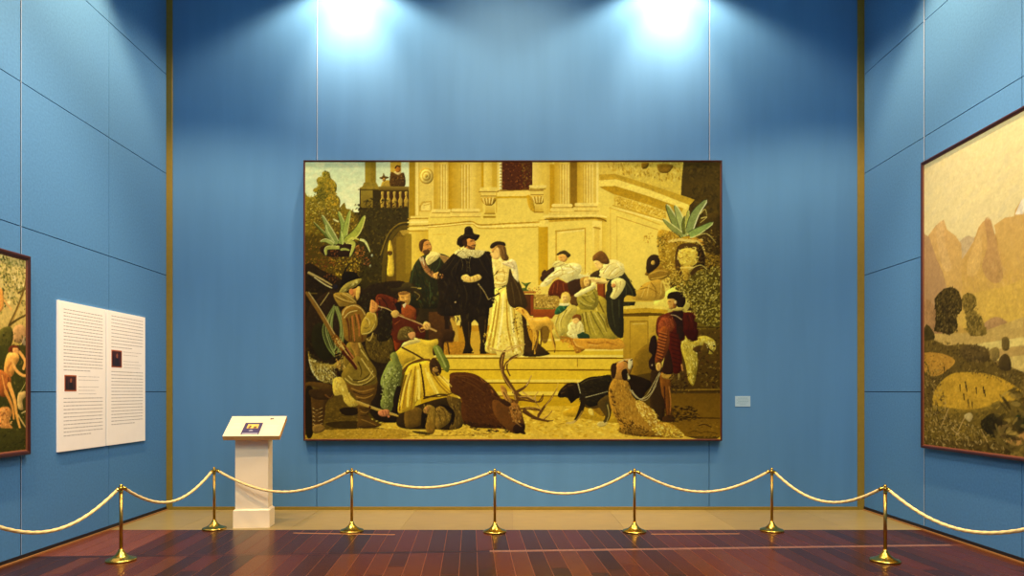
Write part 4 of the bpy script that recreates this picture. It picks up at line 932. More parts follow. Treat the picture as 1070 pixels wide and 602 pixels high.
P('Q3', '522,262 536,240 556,252 570,282 564,306 544,312 526,296', (78, 48, 16)); E('Q3', 547, 286, 13, 11, (176, 128, 50)); S('Q3', '530,270 568,290', 3, (40, 24, 10)); S('Q3', '548,255 560,290', 3, (44, 26, 10))
P('Q3', '398,160 402,132 424,116 448,120 462,138 456,160 430,172 408,176', (126, 100, 34)); D('Q3', '402,140 440,122 456,150 415,170', [(160, 132, 54), (92, 70, 22)], 30, 14, 4, 20, 60); P('Q3', '440,142 462,138 466,156 448,166', (218, 150, 74)); S('Q3', '436,150 440,168 460,166', 5, (40, 24, 12))
S('Q3', '420,548 500,544 600,546 700,540 780,538', 2, (150, 108, 22)); D('Q3', '560,520 760,535 760,548 560,546', [(110, 74, 14), (150, 110, 24)], 40, 12, 3, 0, 40, sm=0)
# --- second pass, finer: folds, faces, fur
def SS(t, w0, c, paths, w1=None, a=.85):
    for p in paths.split(';'): S(t, p.strip(), w0, c, w1, .07, a)
# climbing plant and urn on the right
P('T5', '330,345 440,330 445,570 330,565 330,520 285,440 240,420 250,400', (108, 88, 18), sh=.1)
D('T5', '260,390 440,320 445,565 340,560 290,470', [(206, 182, 74), (178, 152, 50), (84, 66, 14), (226, 204, 100), (140, 116, 30), (62, 46, 10), (160, 136, 40)], 460, 15, 6)
D('T5', '330,180 442,150 442,330 360,340', [(96, 70, 18), (66, 44, 10), (130, 98, 26), (160, 124, 44), (52, 34, 10)], 150, 14, 6)
D('T5', '160,190 260,170 260,330 190,330 165,250', [(206, 166, 44), (176, 134, 26), (150, 104, 20), (222, 186, 66)], 130, 16, 6)
P('T5', '250,225 340,220 352,300 330,345 285,360 240,330', (96, 62, 16), sh=.1); P('T5', '255,245 320,235 342,270 330,305 290,318 258,300', (222, 188, 62), sh=.2)
D('T5', '255,240 340,235 345,310 260,315', [(246, 222, 104), (196, 150, 34), (160, 112, 24), (232, 200, 76)], 60, 18, 6, 30, 120)
P('T5', '262,318 320,318 305,345 300,375 275,375 272,345', (200, 158, 44)); S('T5', '262,322 322,320', 6, (236, 204, 90)); SS('T5', 7, (224, 190, 84), '225,205 265,197 330,200 350,215 368,245;330,200 360,225 372,260', 5)
D('T5', '200,310 300,340 300,400 200,400', [(210, 168, 46), (160, 116, 26), (120, 84, 18), (226, 190, 70)], 70, 16, 7)
D('T5', '345,225 380,240 360,330 335,310', [(56, 36, 10), (40, 26, 8), (90, 62, 16)], 40, 16, 7)
SS('T5', 5, (214, 190, 90), '300,330 350,310 380,330;330,180 380,170 420,210;350,80 372,60 380,90;355,100 380,95 350,120', 2)
P('T5', '108,338 112,285 140,264 166,280 168,306 146,330 124,346', (58, 38, 14)); E('T5', 138, 300, 9, 10, (200, 156, 60)); P('T5', '118,352 160,328 202,330 216,350 185,374 130,382', (158, 116, 28), sh=.2); SS('T5', 5, (206, 164, 56), '125,350 165,335 205,340;130,372 170,366 200,356', 3)
P('T5', '46,464 80,415 122,384 176,380 184,462', (196, 150, 44), sh=.2); SS('T5', 5, (150, 104, 22), '84,418 120,412 165,440;130,390 150,420 150,458', 3); SS('T5', 5, (228, 190, 78), '176,384 174,440;100,420 85,455;120,400 110,450', 3)
# pair in the middle
P('T3', '690,275 752,262 806,296 838,340 826,420 780,465 728,480 706,436 700,380', (236, 206, 98), sh=.2)
P('T3', '826,340 852,400 905,470 950,610 830,610 800,480 812,430', (72, 50, 16), sh=.2); SS('T3', 8, (104, 78, 28), '850,410 890,500 910,600;835,440 850,520 860,600', 4)
P('T3', '766,304 800,288 850,292 866,346 842,336 806,322', (226, 200, 128), sh=.3); D('T3', '770,300 850,292 860,340 810,325', [(246, 228, 160), (170, 140, 80)], 24, 16, 6)
SS('T3', 7, (180, 138, 44), '735,370 770,360 806,372;722,410 760,430 800,420;720,450 756,455 780,440;745,352 730,390 735,440;776,345 790,390 775,440', 3); SS('T3', 8, (252, 232, 140), '730,390 760,380 800,390;735,440 770,445 800,430;700,290 715,330 712,370;750,275 770,300 765,330', 4); SS('T3', 7, (66, 44, 18), '735,360 725,378 712,392;745,492 770,478 808,468;770,470 800,462', 4)
P('T3', '600,346 625,334 648,352 690,392 716,420 706,440 660,412 620,384', (238, 200, 100), sh=.25); SS('T3', 4, (176, 126, 44), '620,380 660,408 705,436;604,360 622,372', 3)
P('T3', '690,205 715,186 752,202 758,246 738,276 704,268 690,240', (238, 190, 92), sh=.25); P('T3', '690,206 712,184 744,180 720,205 706,226', (214, 158, 66), sh=.1); SS('T3', 3.5, (110, 64, 26), '694,222 706,222;692,252 702,254'); SS('T3', 4, (196, 130, 60), '690,230 686,240 694,244')
P('T3', '732,172 792,182 804,250 796,284 772,276 756,240 750,204', (122, 82, 30), sh=.25); SS('T3', 5, (166, 120, 52), '770,190 785,230 785,270;750,190 765,230 772,262', 2); P('T3', '684,190 698,160 742,147 786,154 794,178 742,170 704,196', (56, 40, 18), sh=.3)
P('T3', '440,240 500,205 590,225 650,215 690,250 702,330 716,470 700,600 560,600 470,500 400,420 320,372 350,335', (34, 25, 12), sh=.22, n=.2)
SS('T3', 7, (70, 54, 24), '430,260 380,330 340,360;470,270 440,360 470,480;600,250 640,330 690,400;650,230 690,300 700,380;500,460 520,530 510,600;600,440 620,520 600,600;450,300 410,360 420,410', 3, .8); SS('T3', 4, (112, 92, 44), '500,262 520,300 520,360;545,262 536,310 545,370;520,290 540,300;524,330 545,340;478,270 490,310 484,350', 3, .8); SS('T3', 9, (20, 14, 8), '460,320 440,400 460,470;640,280 670,360 690,440;560,450 570,600', 5, .7)
P('T3', '450,238 500,202 560,206 645,214 622,250 585,264 545,252 500,268 468,256', (206, 188, 108), sh=.2); D('T3', '455,238 500,206 640,216 600,256 500,264', [(242, 226, 150), (128, 110, 56), (176, 154, 80), (226, 206, 124)], 90, 14, 5, 60, 120)
P('T3', '480,398 516,382 545,398 600,382 624,402 606,424 556,438 500,432', (226, 186, 82), sh=.25); D('T3', '480,392 530,385 530,430 490,430', [(246, 222, 130), (180, 140, 60)], 20, 12, 5); SS('T3', 4, (130, 84, 30), '540,400 545,430;565,398 572,428;590,392 600,420'); S('T3', '600,450 640,500 672,560', 6, (170, 142, 74), 4); SS('T3', 6, (40, 26, 12), '660,580 700,545 745,520;690,520 720,560', 4); SS('T3', 4, (214, 184, 96), '675,560 690,552;705,548 722,540;700,565 715,575')
P('T3', '505,142 548,124 572,146 580,170 572,188 556,204 528,200 510,178', (206, 136, 54), sh=.3); P('T3', '486,140 512,122 522,160 516,186 496,176', (70, 42, 18), sh=.1); SS('T3', 3.5, (70, 40, 16), '544,148 562,146;545,142 564,140'); SS('T3', 5, (60, 36, 14), '552,176 580,174;552,188 562,204'); S('T3', '566,150 578,166', 4, (236, 176, 84)); P('T3', '520,176 556,186 562,206 540,204', (120, 72, 28), sh=0)
P('T3', '450,172 452,130 480,102 498,96 505,52 530,38 552,48 562,96 606,104 606,116 570,136 520,122 486,144 476,172', (38, 27, 12), sh=.35); SS('T3', 6, (92, 70, 30), '470,125 505,104 560,106;512,60 530,46 548,56', 3)
P('T3', '198,152 240,140 268,180 264,214 240,218 214,206', (202, 134, 52), sh=.3); P('T3', '180,196 182,160 208,134 242,138 214,152 206,188 198,218', (98, 60, 20), sh=.2); P('T3', '204,216 244,204 254,228 228,246', (104, 68, 26), sh=.2); SS('T3', 3.5, (90, 52, 20), '226,172 244,166;250,170 262,168;236,200 256,196'); S('T3', '246,168 258,186', 4, (236, 176, 84))
P('T3', '222,272 258,240 328,234 306,276 252,302', (222, 198, 104), sh=.25); SS('T3', 5, (160, 130, 60), '240,280 280,250;270,285 300,245', 3); SS('T3', 8, (30, 40, 18), '150,320 170,420 150,560;200,400 230,500 220,590;270,320 260,380 290,440', 5, .8); SS('T3', 7, (84, 96, 40), '330,270 320,320 290,360;140,330 120,440 110,540;250,440 260,520 250,590', 3, .8)
SS('T3', 12, (176, 116, 52), '200,290 220,350 270,395', 14, 1); SS('T3', 5, (120, 74, 30), '210,340 232,330;232,372 254,358;258,394 276,376'); SS('T3', 9, (206, 190, 130), '205,262 210,300 215,310', 6); D('T3', '285,372 345,370 345,405 290,410', [(240, 184, 84), (190, 120, 50)], 14, 20, 9); SS('T3', 3.5, (140, 84, 32), '300,405 310,385;316,410 326,388;332,408 338,390')
# seated company
P('T4', '165,185 235,140 240,160 200,210 170,215', (78, 46, 22), sh=.2); P('T4', '160,240 200,190 250,150 330,110 390,120 392,160 350,200 310,215 270,190 230,205 200,240', (234, 216, 126), sh=.2)
SS('T4', 5, (186, 152, 64), '240,170 270,150 310,150;260,190 300,170 350,170;300,130 340,135 372,160;210,200 240,185 262,190;190,225 215,205;330,120 350,150 345,190;280,130 290,160 280,185', 2); SS('T4', 6, (252, 242, 180), '230,180 265,165;290,140 330,140;320,165 360,150;350,130 380,140;200,215 225,195', 3)
P('T4', '255,58 290,38 330,56 332,72 310,78 300,60 262,66', (80, 64, 24), sh=.3); P('T4', '264,66 298,60 316,84 300,104 272,98', (222, 162, 66), sh=.3); SS('T4', 3, (120, 66, 26), '276,78 284,80;278,92 288,92'); P('T4', '232,115 262,95 300,108 320,118 280,130 240,130', (226, 206, 110), sh=.2); SS('T4', 3, (150, 116, 46), '240,120 270,105;270,125 300,112')
P('T4', '215,280 230,225 262,205 310,222 380,215 400,250 340,300 270,300', (128, 44, 14), sh=.2); SS('T4', 6, (176, 72, 24), '262,215 256,280;240,230 232,280;290,225 300,290', 4); P('T4', '320,220 400,200 400,250 350,290 330,280', (74, 44, 18), sh=.1)
P('T4', '388,210 402,192 440,188 452,215 442,250 400,255', (170, 124, 40), sh=.2); P('T4', '412,200 436,196 442,225 428,244 412,232', (236, 188, 84), sh=.25); SS('T4', 2.6, (130, 80, 30), '418,212 424,212;432,210 438,210;424,230 434,229')
P('T4', '372,330 378,290 420,262 470,250 492,300 490,350 450,382 400,376', (160, 140, 40), sh=.22); SS('T4', 6, (116, 98, 24), '400,300 430,330 470,345;420,280 450,310 484,320;392,340 430,365;460,265 480,310 470,360', 3); SS('T4', 5, (206, 186, 80), '400,290 440,290 470,265;385,320 420,345 455,355;440,300 470,330', 3); P('T4', '356,290 400,262 445,240 474,232 472,252 430,275 372,302', (240, 222, 128), sh=.25)
P('T4', '350,385 400,375 480,380 530,400 540,470 600,530 500,560 420,520 400,440', (172, 148, 40), sh=.2); SS('T4', 8, (122, 100, 24), '420,390 430,450 450,520;450,385 480,450 520,520;490,390 520,440 540,500;400,400 412,460 420,510', 4); SS('T4', 7, (214, 188, 80), '436,395 452,450 480,520;470,390 500,440 540,510;505,400 530,440;410,395 420,440', 3)
P('T4', '225,440 260,390 340,350 372,365 360,400 330,440 320,500 260,530 235,500', (204, 178, 66), sh=.2); SS('T4', 6, (158, 130, 40), '270,400 250,460 260,510;310,380 280,440 290,500;345,370 310,420', 3); SS('T4', 6, (236, 212, 110), '255,420 240,470;295,395 270,450 275,500;330,370 300,410', 3)
E('T4', 306, 304, 27, 30, (230, 190, 74)); E('T4', 300, 310, 17, 20, (238, 192, 94)); SS('T4', 2.6, (140, 90, 34), '292,306 298,306;306,305 312,305;299,320 306,320'); SS('T4', 5, (206, 156, 50), '280,300 290,280 320,280;330,300 330,325', 3)
P('T4', '243,400 255,365 290,345 318,350 305,375 270,400', (50, 106, 52), sh=.25); SS('T4', 5, (92, 148, 84), '265,370 280,390;290,355 300,372', 3); P('T4', '272,340 320,340 318,352 276,352', (234, 218, 140), sh=0)
P('T4', '318,470 340,445 385,440 405,465 402,500 370,515 330,505', (238, 218, 124), sh=.22); SS('T4', 4, (186, 154, 70), '335,460 350,490;365,450 368,500;390,460 385,495', 2); P('T4', '344,418 362,402 390,405 398,430 386,440 372,425 350,432', (140, 78, 22), sh=.2); P('T4', '348,430 370,422 384,440 368,456 350,450', (238, 188, 92), sh=.2); P('T4', '375,520 405,508 440,520 438,552 410,545 380,540', (44, 74, 38), sh=.2); S('T4', '418,556 420,545', 10, (238, 214, 150))
P('T4', '340,545 400,540 470,540 540,540 630,560 628,600 430,600 360,600', (214, 150, 38), sh=.15); SS('T4', 9, (178, 106, 22), '280,530 330,540 345,580;345,545 362,585 400,600;430,560 480,570 530,560;540,560 600,580', 4); SS('T4', 6, (238, 190, 80), '350,550 372,580 410,590;440,575 490,580', 3)
P('T4', '495,178 520,122 560,90 612,100 642,140 632,176 590,192 545,200', (236, 214, 118), sh=.2); SS('T4', 5, (182, 146, 62), '520,170 545,130 580,110;550,185 575,150 610,130;590,180 610,160 630,150;510,150 530,140', 2); SS('T4', 6, (252, 240, 170), '530,160 560,120;570,170 600,140;600,110 625,140', 3)
P('T4', '460,82 490,50 505,42 530,52 556,96 546,116 512,112 492,96 470,104', (124, 78, 24), sh=.3); P('T4', '468,98 494,98 520,128 506,146 486,138 472,118', (238, 194, 96), sh=.25); SS('T4', 2.6, (130, 80, 30), '474,112 482,112'); P('T4', '445,178 490,150 500,175 460,196', (84, 62, 26), sh=.2)
P('T4', '540,290 550,215 620,190 660,200 700,260 705,300 640,310 636,520 590,520 545,440', (50, 46, 22), sh=.25); SS('T4', 7, (84, 80, 40), '650,215 680,260 690,300;570,320 575,400 590,480;610,320 612,420;630,200 650,250 650,300', 3); P('T4', '566,215 606,194 648,216 628,272 588,314 560,300 576,262', (238, 216, 116), sh=.22); SS('T4', 5, (180, 144, 60), '590,215 600,250 580,300;620,215 615,260;575,240 600,245', 2); P('T4', '440,190 500,195 545,212 540,226 490,220 445,205', (238, 200, 100), sh=.25); E('T4', 580, 238, 13, 12, (226, 150, 70))
P('T4', '16,372 40,360 72,374 100,412 150,424 200,416 226,440 238,482 216,492 194,466 168,482 142,504 118,498 98,462 74,420 48,396', (228, 172, 50), sh=.35); SS('T4', 12, (216, 160, 42), '120,490 124,540 118,602;222,470 226,530 244,602', 7, 1); SS('T4', 10, (150, 100, 22), '142,495 146,550 134,602', 6, 1); S('T4', '232,445 252,500 270,540', 5, (206, 156, 44)); S('T4', '60,378 66,392', 10, (180, 116, 30)); S('T4', '24,372 34,370', 5, (90, 54, 20)); SS('T4', 6, (246, 206, 100), '110,425 150,435 195,428;86,400 110,440', 3); P('T4', '165,485 196,468 214,500 200,560 175,560', (118, 78, 16), sh=0, a=.8)
# stag
P('T7', '30,196 75,170 150,184 232,226 302,312 350,332 392,362 400,500 372,500 330,512 240,508 150,492 108,460 100,400 98,330 36,290', (98, 48, 14), sh=.3)
D('T7', '40,200 80,178 220,225 300,315 390,365 380,490 240,500 120,470 100,330', [(126, 64, 18), (70, 31, 9), (112, 54, 15), (146, 84, 28), (58, 26, 8), (92, 44, 14)], 420, 22, 4, 40, 50, a=.6)
SS('T7', 5, (142, 84, 30), '60,190 140,210 220,260;110,220 190,260 250,310;90,190 160,196 240,240', 2, .6); D('T7', '110,470 240,490 380,500 330,515 200,510 130,490', [(42, 22, 8), (64, 36, 12)], 70, 18, 6, 10, 40); D('T7', '310,330 390,350 380,390 330,370', [(46, 24, 9), (70, 36, 12)], 24, 20, 6, 40, 40)
P('T7', '300,340 400,372 440,358 468,400 482,450 494,500 484,534 456,544 404,536 350,490 300,420', (116, 66, 20), sh=.35); P('T7', '396,372 440,356 466,400 474,440 452,480 424,470 404,420', (156, 100, 34), sh=.25); D('T7', '400,375 450,370 480,480 440,500 400,440', [(196, 146, 60), (120, 70, 22), (90, 48, 16), (214, 164, 76)], 50, 18, 5, 60, 40)
P('T7', '426,500 460,484 494,496 486,534 458,546 420,534', (50, 28, 14), sh=.4); S('T7', '440,480 470,505', 7, (150, 104, 50), 4); S('T7', '420,402 432,406', 7, (26, 14, 8)); P('T7', '350,284 366,280 396,320 412,352 398,366 364,326', (176, 124, 46), sh=.3); S('T7', '362,296 392,346', 6, (84, 46, 16), 3); P('T7', '330,340 380,345 410,372 380,380', (70, 38, 14), sh=.2)
SS('T7', 23, (114, 70, 22), '442,352 432,296 396,238 362,182 354,122 364,62 370,38', 11, 1); SS('T7', 6, (196, 150, 66), '436,340 424,296 388,240 354,182 348,124 358,64', 4, .8)
SS('T7', 10, (124, 78, 26), '362,158 374,116 402,92 444,76', 5, 1); SS('T7', 9, (200, 158, 72), '370,44 420,24 492,-2;366,44 310,34 255,10', 4, 1); SS('T7', 14, (118, 72, 24), '432,300 482,272 512,240 532,190', 5, 1); SS('T7', 5, (222, 184, 96), '500,252 518,226 532,190', 3, 1)
SS('T7', 15, (112, 68, 22), '446,330 500,328 560,352 596,346 606,308;482,396 530,388 592,402;490,402 540,438 600,462 652,470;576,442 612,386 652,334 690,274', 5, 1); SS('T7', 6, (190, 144, 62), '460,322 510,322 560,345;500,390 560,388;620,378 660,324 690,274;560,352 558,320 574,288;480,290 520,318 560,330;590,402 560,360;604,456 640,432 656,408', 3, 1)
# dogs
P('T6', '172,216 230,174 300,164 372,164 378,262 342,302 300,336 242,352 200,322 178,290', (40, 31, 13), sh=.35, n=.2); D('T6', '180,220 240,180 370,170 370,270 290,330 210,320', [(74, 58, 24), (28, 21, 9), (92, 72, 28), (52, 40, 16)], 110, 22, 5, 15, 60, a=.7); SS('T6', 6, (96, 78, 34), '190,210 240,184 320,172', 3)
P('T6', '48,272 70,236 110,207 152,204 176,230 182,282 150,296 132,326 106,300 80,292 60,292', (44, 30, 13), sh=.35); P('T6', '104,238 136,246 146,290 132,326 108,300', (34, 23, 10), sh=.3); SS('T6', 6, (110, 70, 26), '76,246 100,232;66,270 90,262;110,222 140,218', 3); E('T6', 56, 274, 8, 8, (20, 14, 8)); SS('T6', 5, (208, 194, 130), '168,202 176,236 184,270', 4, 1); SS('T6', 4, (196, 180, 120), '216,294 280,278 352,258', 3, 1)
SS('T6', 34, (48, 35, 13), '206,310 186,370 160,428', 18, 1); SS('T6', 12, (150, 112, 40), '196,380 172,420 150,444', 8); SS('T6', 12, (206, 172, 84), '150,440 124,450 98,452', 8, 1); P('T6', '290,330 350,280 376,300 372,400 350,440 330,400', (96, 70, 20), sh=.2); SS('T6', 22, (84, 66, 22), '346,330 354,400 336,450', 14, 1); SS('T6', 6, (190, 166, 80), '350,340 360,400 346,440', 4); SS('T6', 14, (208, 180, 92), '344,452 316,464 296,466', 9, 1); P('T6', '232,372 250,362 262,396 250,404 238,392', (240, 206, 80), sh=.1)
P('T6', '384,186 430,180 476,200 492,262 532,330 560,316 602,350 650,400 660,442 722,450 782,482 816,536 740,542 690,530 600,512 520,526 450,520 430,470 390,400 364,330 358,250', (176, 124, 32), sh=.3)
D('T6', '390,190 470,200 500,280 560,400 640,480 560,510 460,440 390,330', [(206, 158, 52), (150, 98, 22), (186, 134, 36), (120, 74, 16), (226, 182, 72)], 260, 18, 4, 65, 50, a=.7); D('T6', '362,250 385,260 430,400 560,470 600,510 460,515 400,410', [(82, 48, 12), (60, 36, 10), (110, 66, 16)], 150, 22, 6, 50, 50, a=.8)
D('T6', '522,330 560,316 650,390 662,440 620,470 560,410', [(240, 206, 84), (222, 180, 58), (196, 148, 36), (250, 226, 120)], 130, 17, 7, 45, 70); D('T6', '622,470 720,450 790,490 815,536 700,532 640,505', [(244, 206, 66), (226, 184, 46), (190, 144, 26), (252, 226, 110)], 150, 17, 7, 25, 90); D('T6', '440,480 600,500 560,524 450,522', [(120, 84, 22), (160, 116, 34), (70, 44, 12)], 60, 18, 6, 5, 50)
P('T6', '490,200 540,222 582,230 572,290 522,304 494,260', (40, 25, 10), sh=.2); SS('T6', 5, (206, 186, 120), '488,246 536,300 592,292 640,232 670,150;500,250 520,280 560,310 600,300 650,220', 3, .9)
P('T6', '398,112 420,76 460,60 492,58 502,90 494,124 482,152 470,192 440,188 402,182 386,152', (184, 126, 44), sh=.3); P('T6', '370,112 388,84 406,106 398,168 378,174', (66, 38, 14), sh=.3); P('T6', '412,94 440,80 452,104 432,130 410,124', (214, 140, 56), sh=.15); SS('T6', 9, (226, 196, 110), '420,80 450,66 478,62', 5); S('T6', '452,70 470,78 482,98', 7, (44, 26, 12), 5); P('T6', '480,64 498,66 502,94 490,122 476,112', (224, 204, 136), sh=.2); P('T6', '438,134 470,122 472,186 444,184', (38, 24, 11), sh=.1); S('T6', '494,66 500,62', 7, (24, 14, 8)); SS('T6', 5, (210, 190, 120), '474,150 478,190', 3)
# page, finer
SS('T6', 10, (78, 34, 12), '700,230 704,320 712,400', 5, .8); SS('T6', 9, (190, 120, 44), '728,230 738,320 734,400', 4, .8); P('T6', '690,415 750,400 760,440 700,445', (84, 48, 14), sh=.2); D('T6', '740,150 840,200 800,270 740,260', [(70, 46, 14), (100, 72, 22), (46, 28, 10)], 50, 22, 8); D('T6', '730,370 900,400 860,430 740,440', [(50, 32, 9), (84, 56, 14)], 50, 20, 6, 5, 50)
SS('D3', 7, (206, 90, 40), '400,470 440,450 490,450;390,520 420,560;450,480 470,560 460,620;500,470 520,540', 3, .8); SS('D3', 8, (70, 18, 8), '680,440 700,520 690,600;730,430 750,500 740,600;640,480 650,560', 4, .8); SS('D3', 7, (160, 50, 22), '700,430 722,500;750,430 768,480', 3, .8)
# musicians and hunter, finer
P('T1', '560,260 636,254 690,340 740,400 900,470 880,520 800,600 700,600 640,420 600,340', (128, 40, 14), sh=.2); P('T1', '792,318 858,354 852,402 820,440 762,402 750,350', (182, 76, 24), sh=.25); SS('T1', 7, (196, 92, 36), '800,330 840,360;570,270 610,280 640,330;700,470 740,440', 3, .8); SS('T1', 10, (46, 26, 14), '600,270 640,330 620,420;690,300 740,390;660,420 690,520;580,300 590,380', 5, .85); P('T1', '600,350 670,360 680,480 650,590 560,590 590,440', (44, 32, 13), sh=.2); D('T1', '560,380 670,380 670,590 540,590', [(80, 72, 28), (30, 22, 10), (104, 84, 30), (60, 46, 18)], 70, 26, 6, 80, 60)
P('T1', '660,196 720,190 770,178 830,172 884,212 912,262 884,284 832,224 780,212 720,216 682,210', (66, 50, 17), sh=.3); P('T1', '752,188 768,158 810,148 836,182', (84, 66, 24), sh=.2); SS('T1', 7, (150, 124, 52), '826,186 892,190;850,220 890,250 878,276', 4); P('T1', '728,226 800,222 818,250 806,300 776,314 746,298 734,260', (222, 158, 60), sh=.3); P('T1', '728,226 800,222 806,236 740,246', (120, 72, 26), sh=0, a=.7); SS('T1', 4, (76, 40, 16), '748,262 770,266;788,262 806,262;770,292 790,294'); S('T1', '776,262 782,282', 5, (246, 196, 100)); P('T1', '736,290 776,300 770,320 748,316', (70, 40, 16), sh=0); P('T1', '760,322 786,310 772,346', (232, 210, 140), sh=.1); P('T1', '704,312 742,304 748,382 722,372', (30, 22, 16), sh=0)
SS('T1', 7, (206, 166, 92), '555,330 640,352 720,400;720,400 900,470 1020,525', 6, 1); P('T1', '670,385 700,362 730,378 722,412 690,420', (214, 166, 70), sh=.25); P('T1', '918,470 936,450 966,466 974,495 950,515 925,505', (232, 176, 80), sh=.25); SS('T1', 4, (150, 96, 36), '930,480 945,500;945,472 960,492'); SS('T1', 6, (176, 130, 56), '880,490 900,530 930,520', 4)
P('T1', '726,590 732,520 782,488 832,502 852,540 830,580', (112, 88, 30), sh=.25); D('T1', '735,520 800,495 840,540 780,580', [(150, 122, 50), (84, 64, 20), (176, 146, 64)], 30, 18, 5, 30, 80); P('T1', '800,545 848,530 858,566 826,588', (216, 150, 74), sh=.2)
P('T1', '284,206 288,130 296,84 330,70 384,66 418,100 438,132 398,152 330,192', (25, 19, 8), sh=.35); P('T1', '272,216 320,160 392,128 440,120 432,150 392,182 332,216 290,232', (158, 134, 48), sh=.25); D('T1', '290,220 400,130 430,140 340,205', [(200, 178, 84), (110, 92, 32), (226, 204, 110)], 24, 26, 6, -32, 30); P('T1', '330,218 396,184 432,152 422,184 362,228', (34, 24, 10), sh=0)
P('T1', '350,212 400,194 428,182 434,216 422,262 402,284 384,256 356,242', (206, 136, 50), sh=.2); P('T1', '404,192 430,182 428,228 412,274 400,262', (230, 184, 74), sh=.1); P('T1', '350,206 374,200 382,240 360,244', (222, 126, 52), sh=.25); S('T1', '390,256 404,290', 12, (96, 60, 22), 6)
P('T1', '228,238 330,228 372,258 404,312 340,332 268,322', (158, 118, 34), sh=.25); SS('T1', 7, (220, 184, 88), '240,250 300,282 384,304;300,235 350,262 396,300;330,232 372,262', 4); SS('T1', 7, (96, 62, 18), '250,270 310,300 380,318;280,245 330,280', 3)
P('T1', '292,392 320,346 400,318 452,352 484,404 484,470 470,600 330,600 300,500', (146, 100, 26), sh=.25); SS('T1', 8, (226, 194, 100), '296,400 320,352 380,326 440,352 470,400;310,420 350,380 410,365', 5); SS('T1', 16, (122, 58, 16), '330,430 345,500 350,600;420,400 440,480 450,600', 10, .9); SS('T1', 12, (200, 112, 42), '370,410 378,490 390,600;400,395 420,470 425,560', 7, .9); SS('T1', 6, (70, 38, 12), '356,420 362,520 366,600;392,400 402,500', 4)
P('T1', '440,470 470,412 512,374 552,390 566,470 530,524 480,552 440,545', (182, 144, 40), sh=.25); SS('T1', 7, (236, 206, 104), '450,545 510,530 545,470;510,378 545,395 552,440;470,420 500,440 505,490', 4); SS('T1', 6, (120, 86, 24), '460,500 490,500 515,470;480,430 495,470', 3)
P('T1', '512,340 522,284 552,304 572,336 546,382 512,376', (222, 146, 60), sh=.3); SS('T1', 4, (140, 76, 28), '526,300 528,330;540,310 542,340;524,345 545,352')
# lower left, finer
P('T2', '30,290 60,280 150,300 320,280 330,420 330,520 460,530 580,560 580,590 10,595 10,300', (112, 82, 20), sh=0, n=.15); D('T2', '20,420 330,420 330,540 20,560', [(140, 104, 26), (92, 66, 16), (160, 120, 32), (110, 80, 20)], 160, 26, 6, 5, 40, a=.6); P('T2', '215,420 270,405 330,415 320,450 250,455', (44, 29, 10), sh=0); P('T2', '140,500 320,490 420,520 330,540 180,530', (62, 42, 11), sh=0, a=.8); P('T2', '10,575 120,545 580,540 580,600 10,600', (190, 146, 36), sh=0); D('T2', '100,540 580,535 580,595 20,595', [(216, 172, 56), (160, 118, 26), (232, 190, 76), (180, 134, 30)], 170, 16, 4, 5, 40)
P('T2', '10,300 60,310 56,560 12,570', (42, 30, 10), sh=0)
P('T2', '250,250 430,230 445,285 432,340 404,372 340,372 296,320', (122, 80, 22), sh=.3); SS('T2', 8, (176, 128, 44), '290,290 350,310 430,290;320,340 370,350 420,330', 4); SS('T2', 7, (64, 40, 12), '300,310 360,330 425,312;330,362 390,362', 4)
P('T2', '328,370 402,368 402,430 384,470 404,490 462,514 440,528 350,534 324,520 332,460', (106, 70, 19), sh=.3); SS('T2', 6, (164, 118, 40), '340,390 370,400 396,385;345,430 372,440 392,430;350,480 380,490 440,515', 3); SS('T2', 6, (54, 34, 10), '340,410 370,420 398,408;345,455 380,458;340,525 400,528 455,520', 3)
P('T2', '48,330 112,326 152,350 132,392 128,450 116,520 128,542 92,562 54,556 50,470 44,380', (102, 65, 19), sh=.3); P('T2', '34,300 160,296 184,330 150,358 56,352', (76, 48, 15), sh=.25); S('T2', '130,330 160,350 176,330', 8, (130, 78, 26), 4)
for k in range(6): SS('T2', 5.5, (196, 156, 80), '%g,%g %g,%g %g,%g' % (54, 410 + k * 24, 76, 424 + k * 23, 112, 408 + k * 24), 3.5); SS('T2', 4, (52, 32, 11), '%g,%g %g,%g' % (56, 421 + k * 24, 112, 420 + k * 24), 3)
P('T2', '56,520 100,510 132,536 96,562 58,556', (150, 108, 40), sh=.3)
P('T2', '230,200 300,110 345,100 400,180 438,210 440,260 360,275 290,270 240,240', (140, 110, 30), sh=.25); SS('T2', 7, (216, 184, 84), '250,230 300,265 370,262 430,215;330,250 390,230 420,180;350,110 390,170 425,215;270,215 300,245', 4); SS('T2', 8, (76, 54, 15), '300,240 350,240 400,205;360,270 410,250 436,230;330,130 350,180 345,220', 4)
SS('T2', 22, (146, 88, 22), '190,0 230,50 280,110', 24, 1); SS('T2', 24, (104, 34, 11), '240,70 290,130 318,170', 16, 1); SS('T2', 5, (206, 130, 60), '250,64 290,112 326,158', 3); SS('T2', 6, (232, 192, 92), '205,10 245,55 270,90', 4); D('T2', '180,-5 225,0 235,35 195,30', [(232, 196, 96), (90, 58, 16), (196, 144, 54)], 16, 14, 7)
D('T2', '25,70 60,150 120,170 190,160 205,230 170,262 100,240 50,190', [(224, 202, 108), (84, 60, 16), (190, 160, 62), (240, 226, 146), (130, 100, 30), (60, 42, 12)], 150, 22, 5, 65, 70); D('T2', '30,70 100,120 160,140 60,130', [(50, 38, 12), (76, 60, 20)], 30, 20, 6, 70, 60)
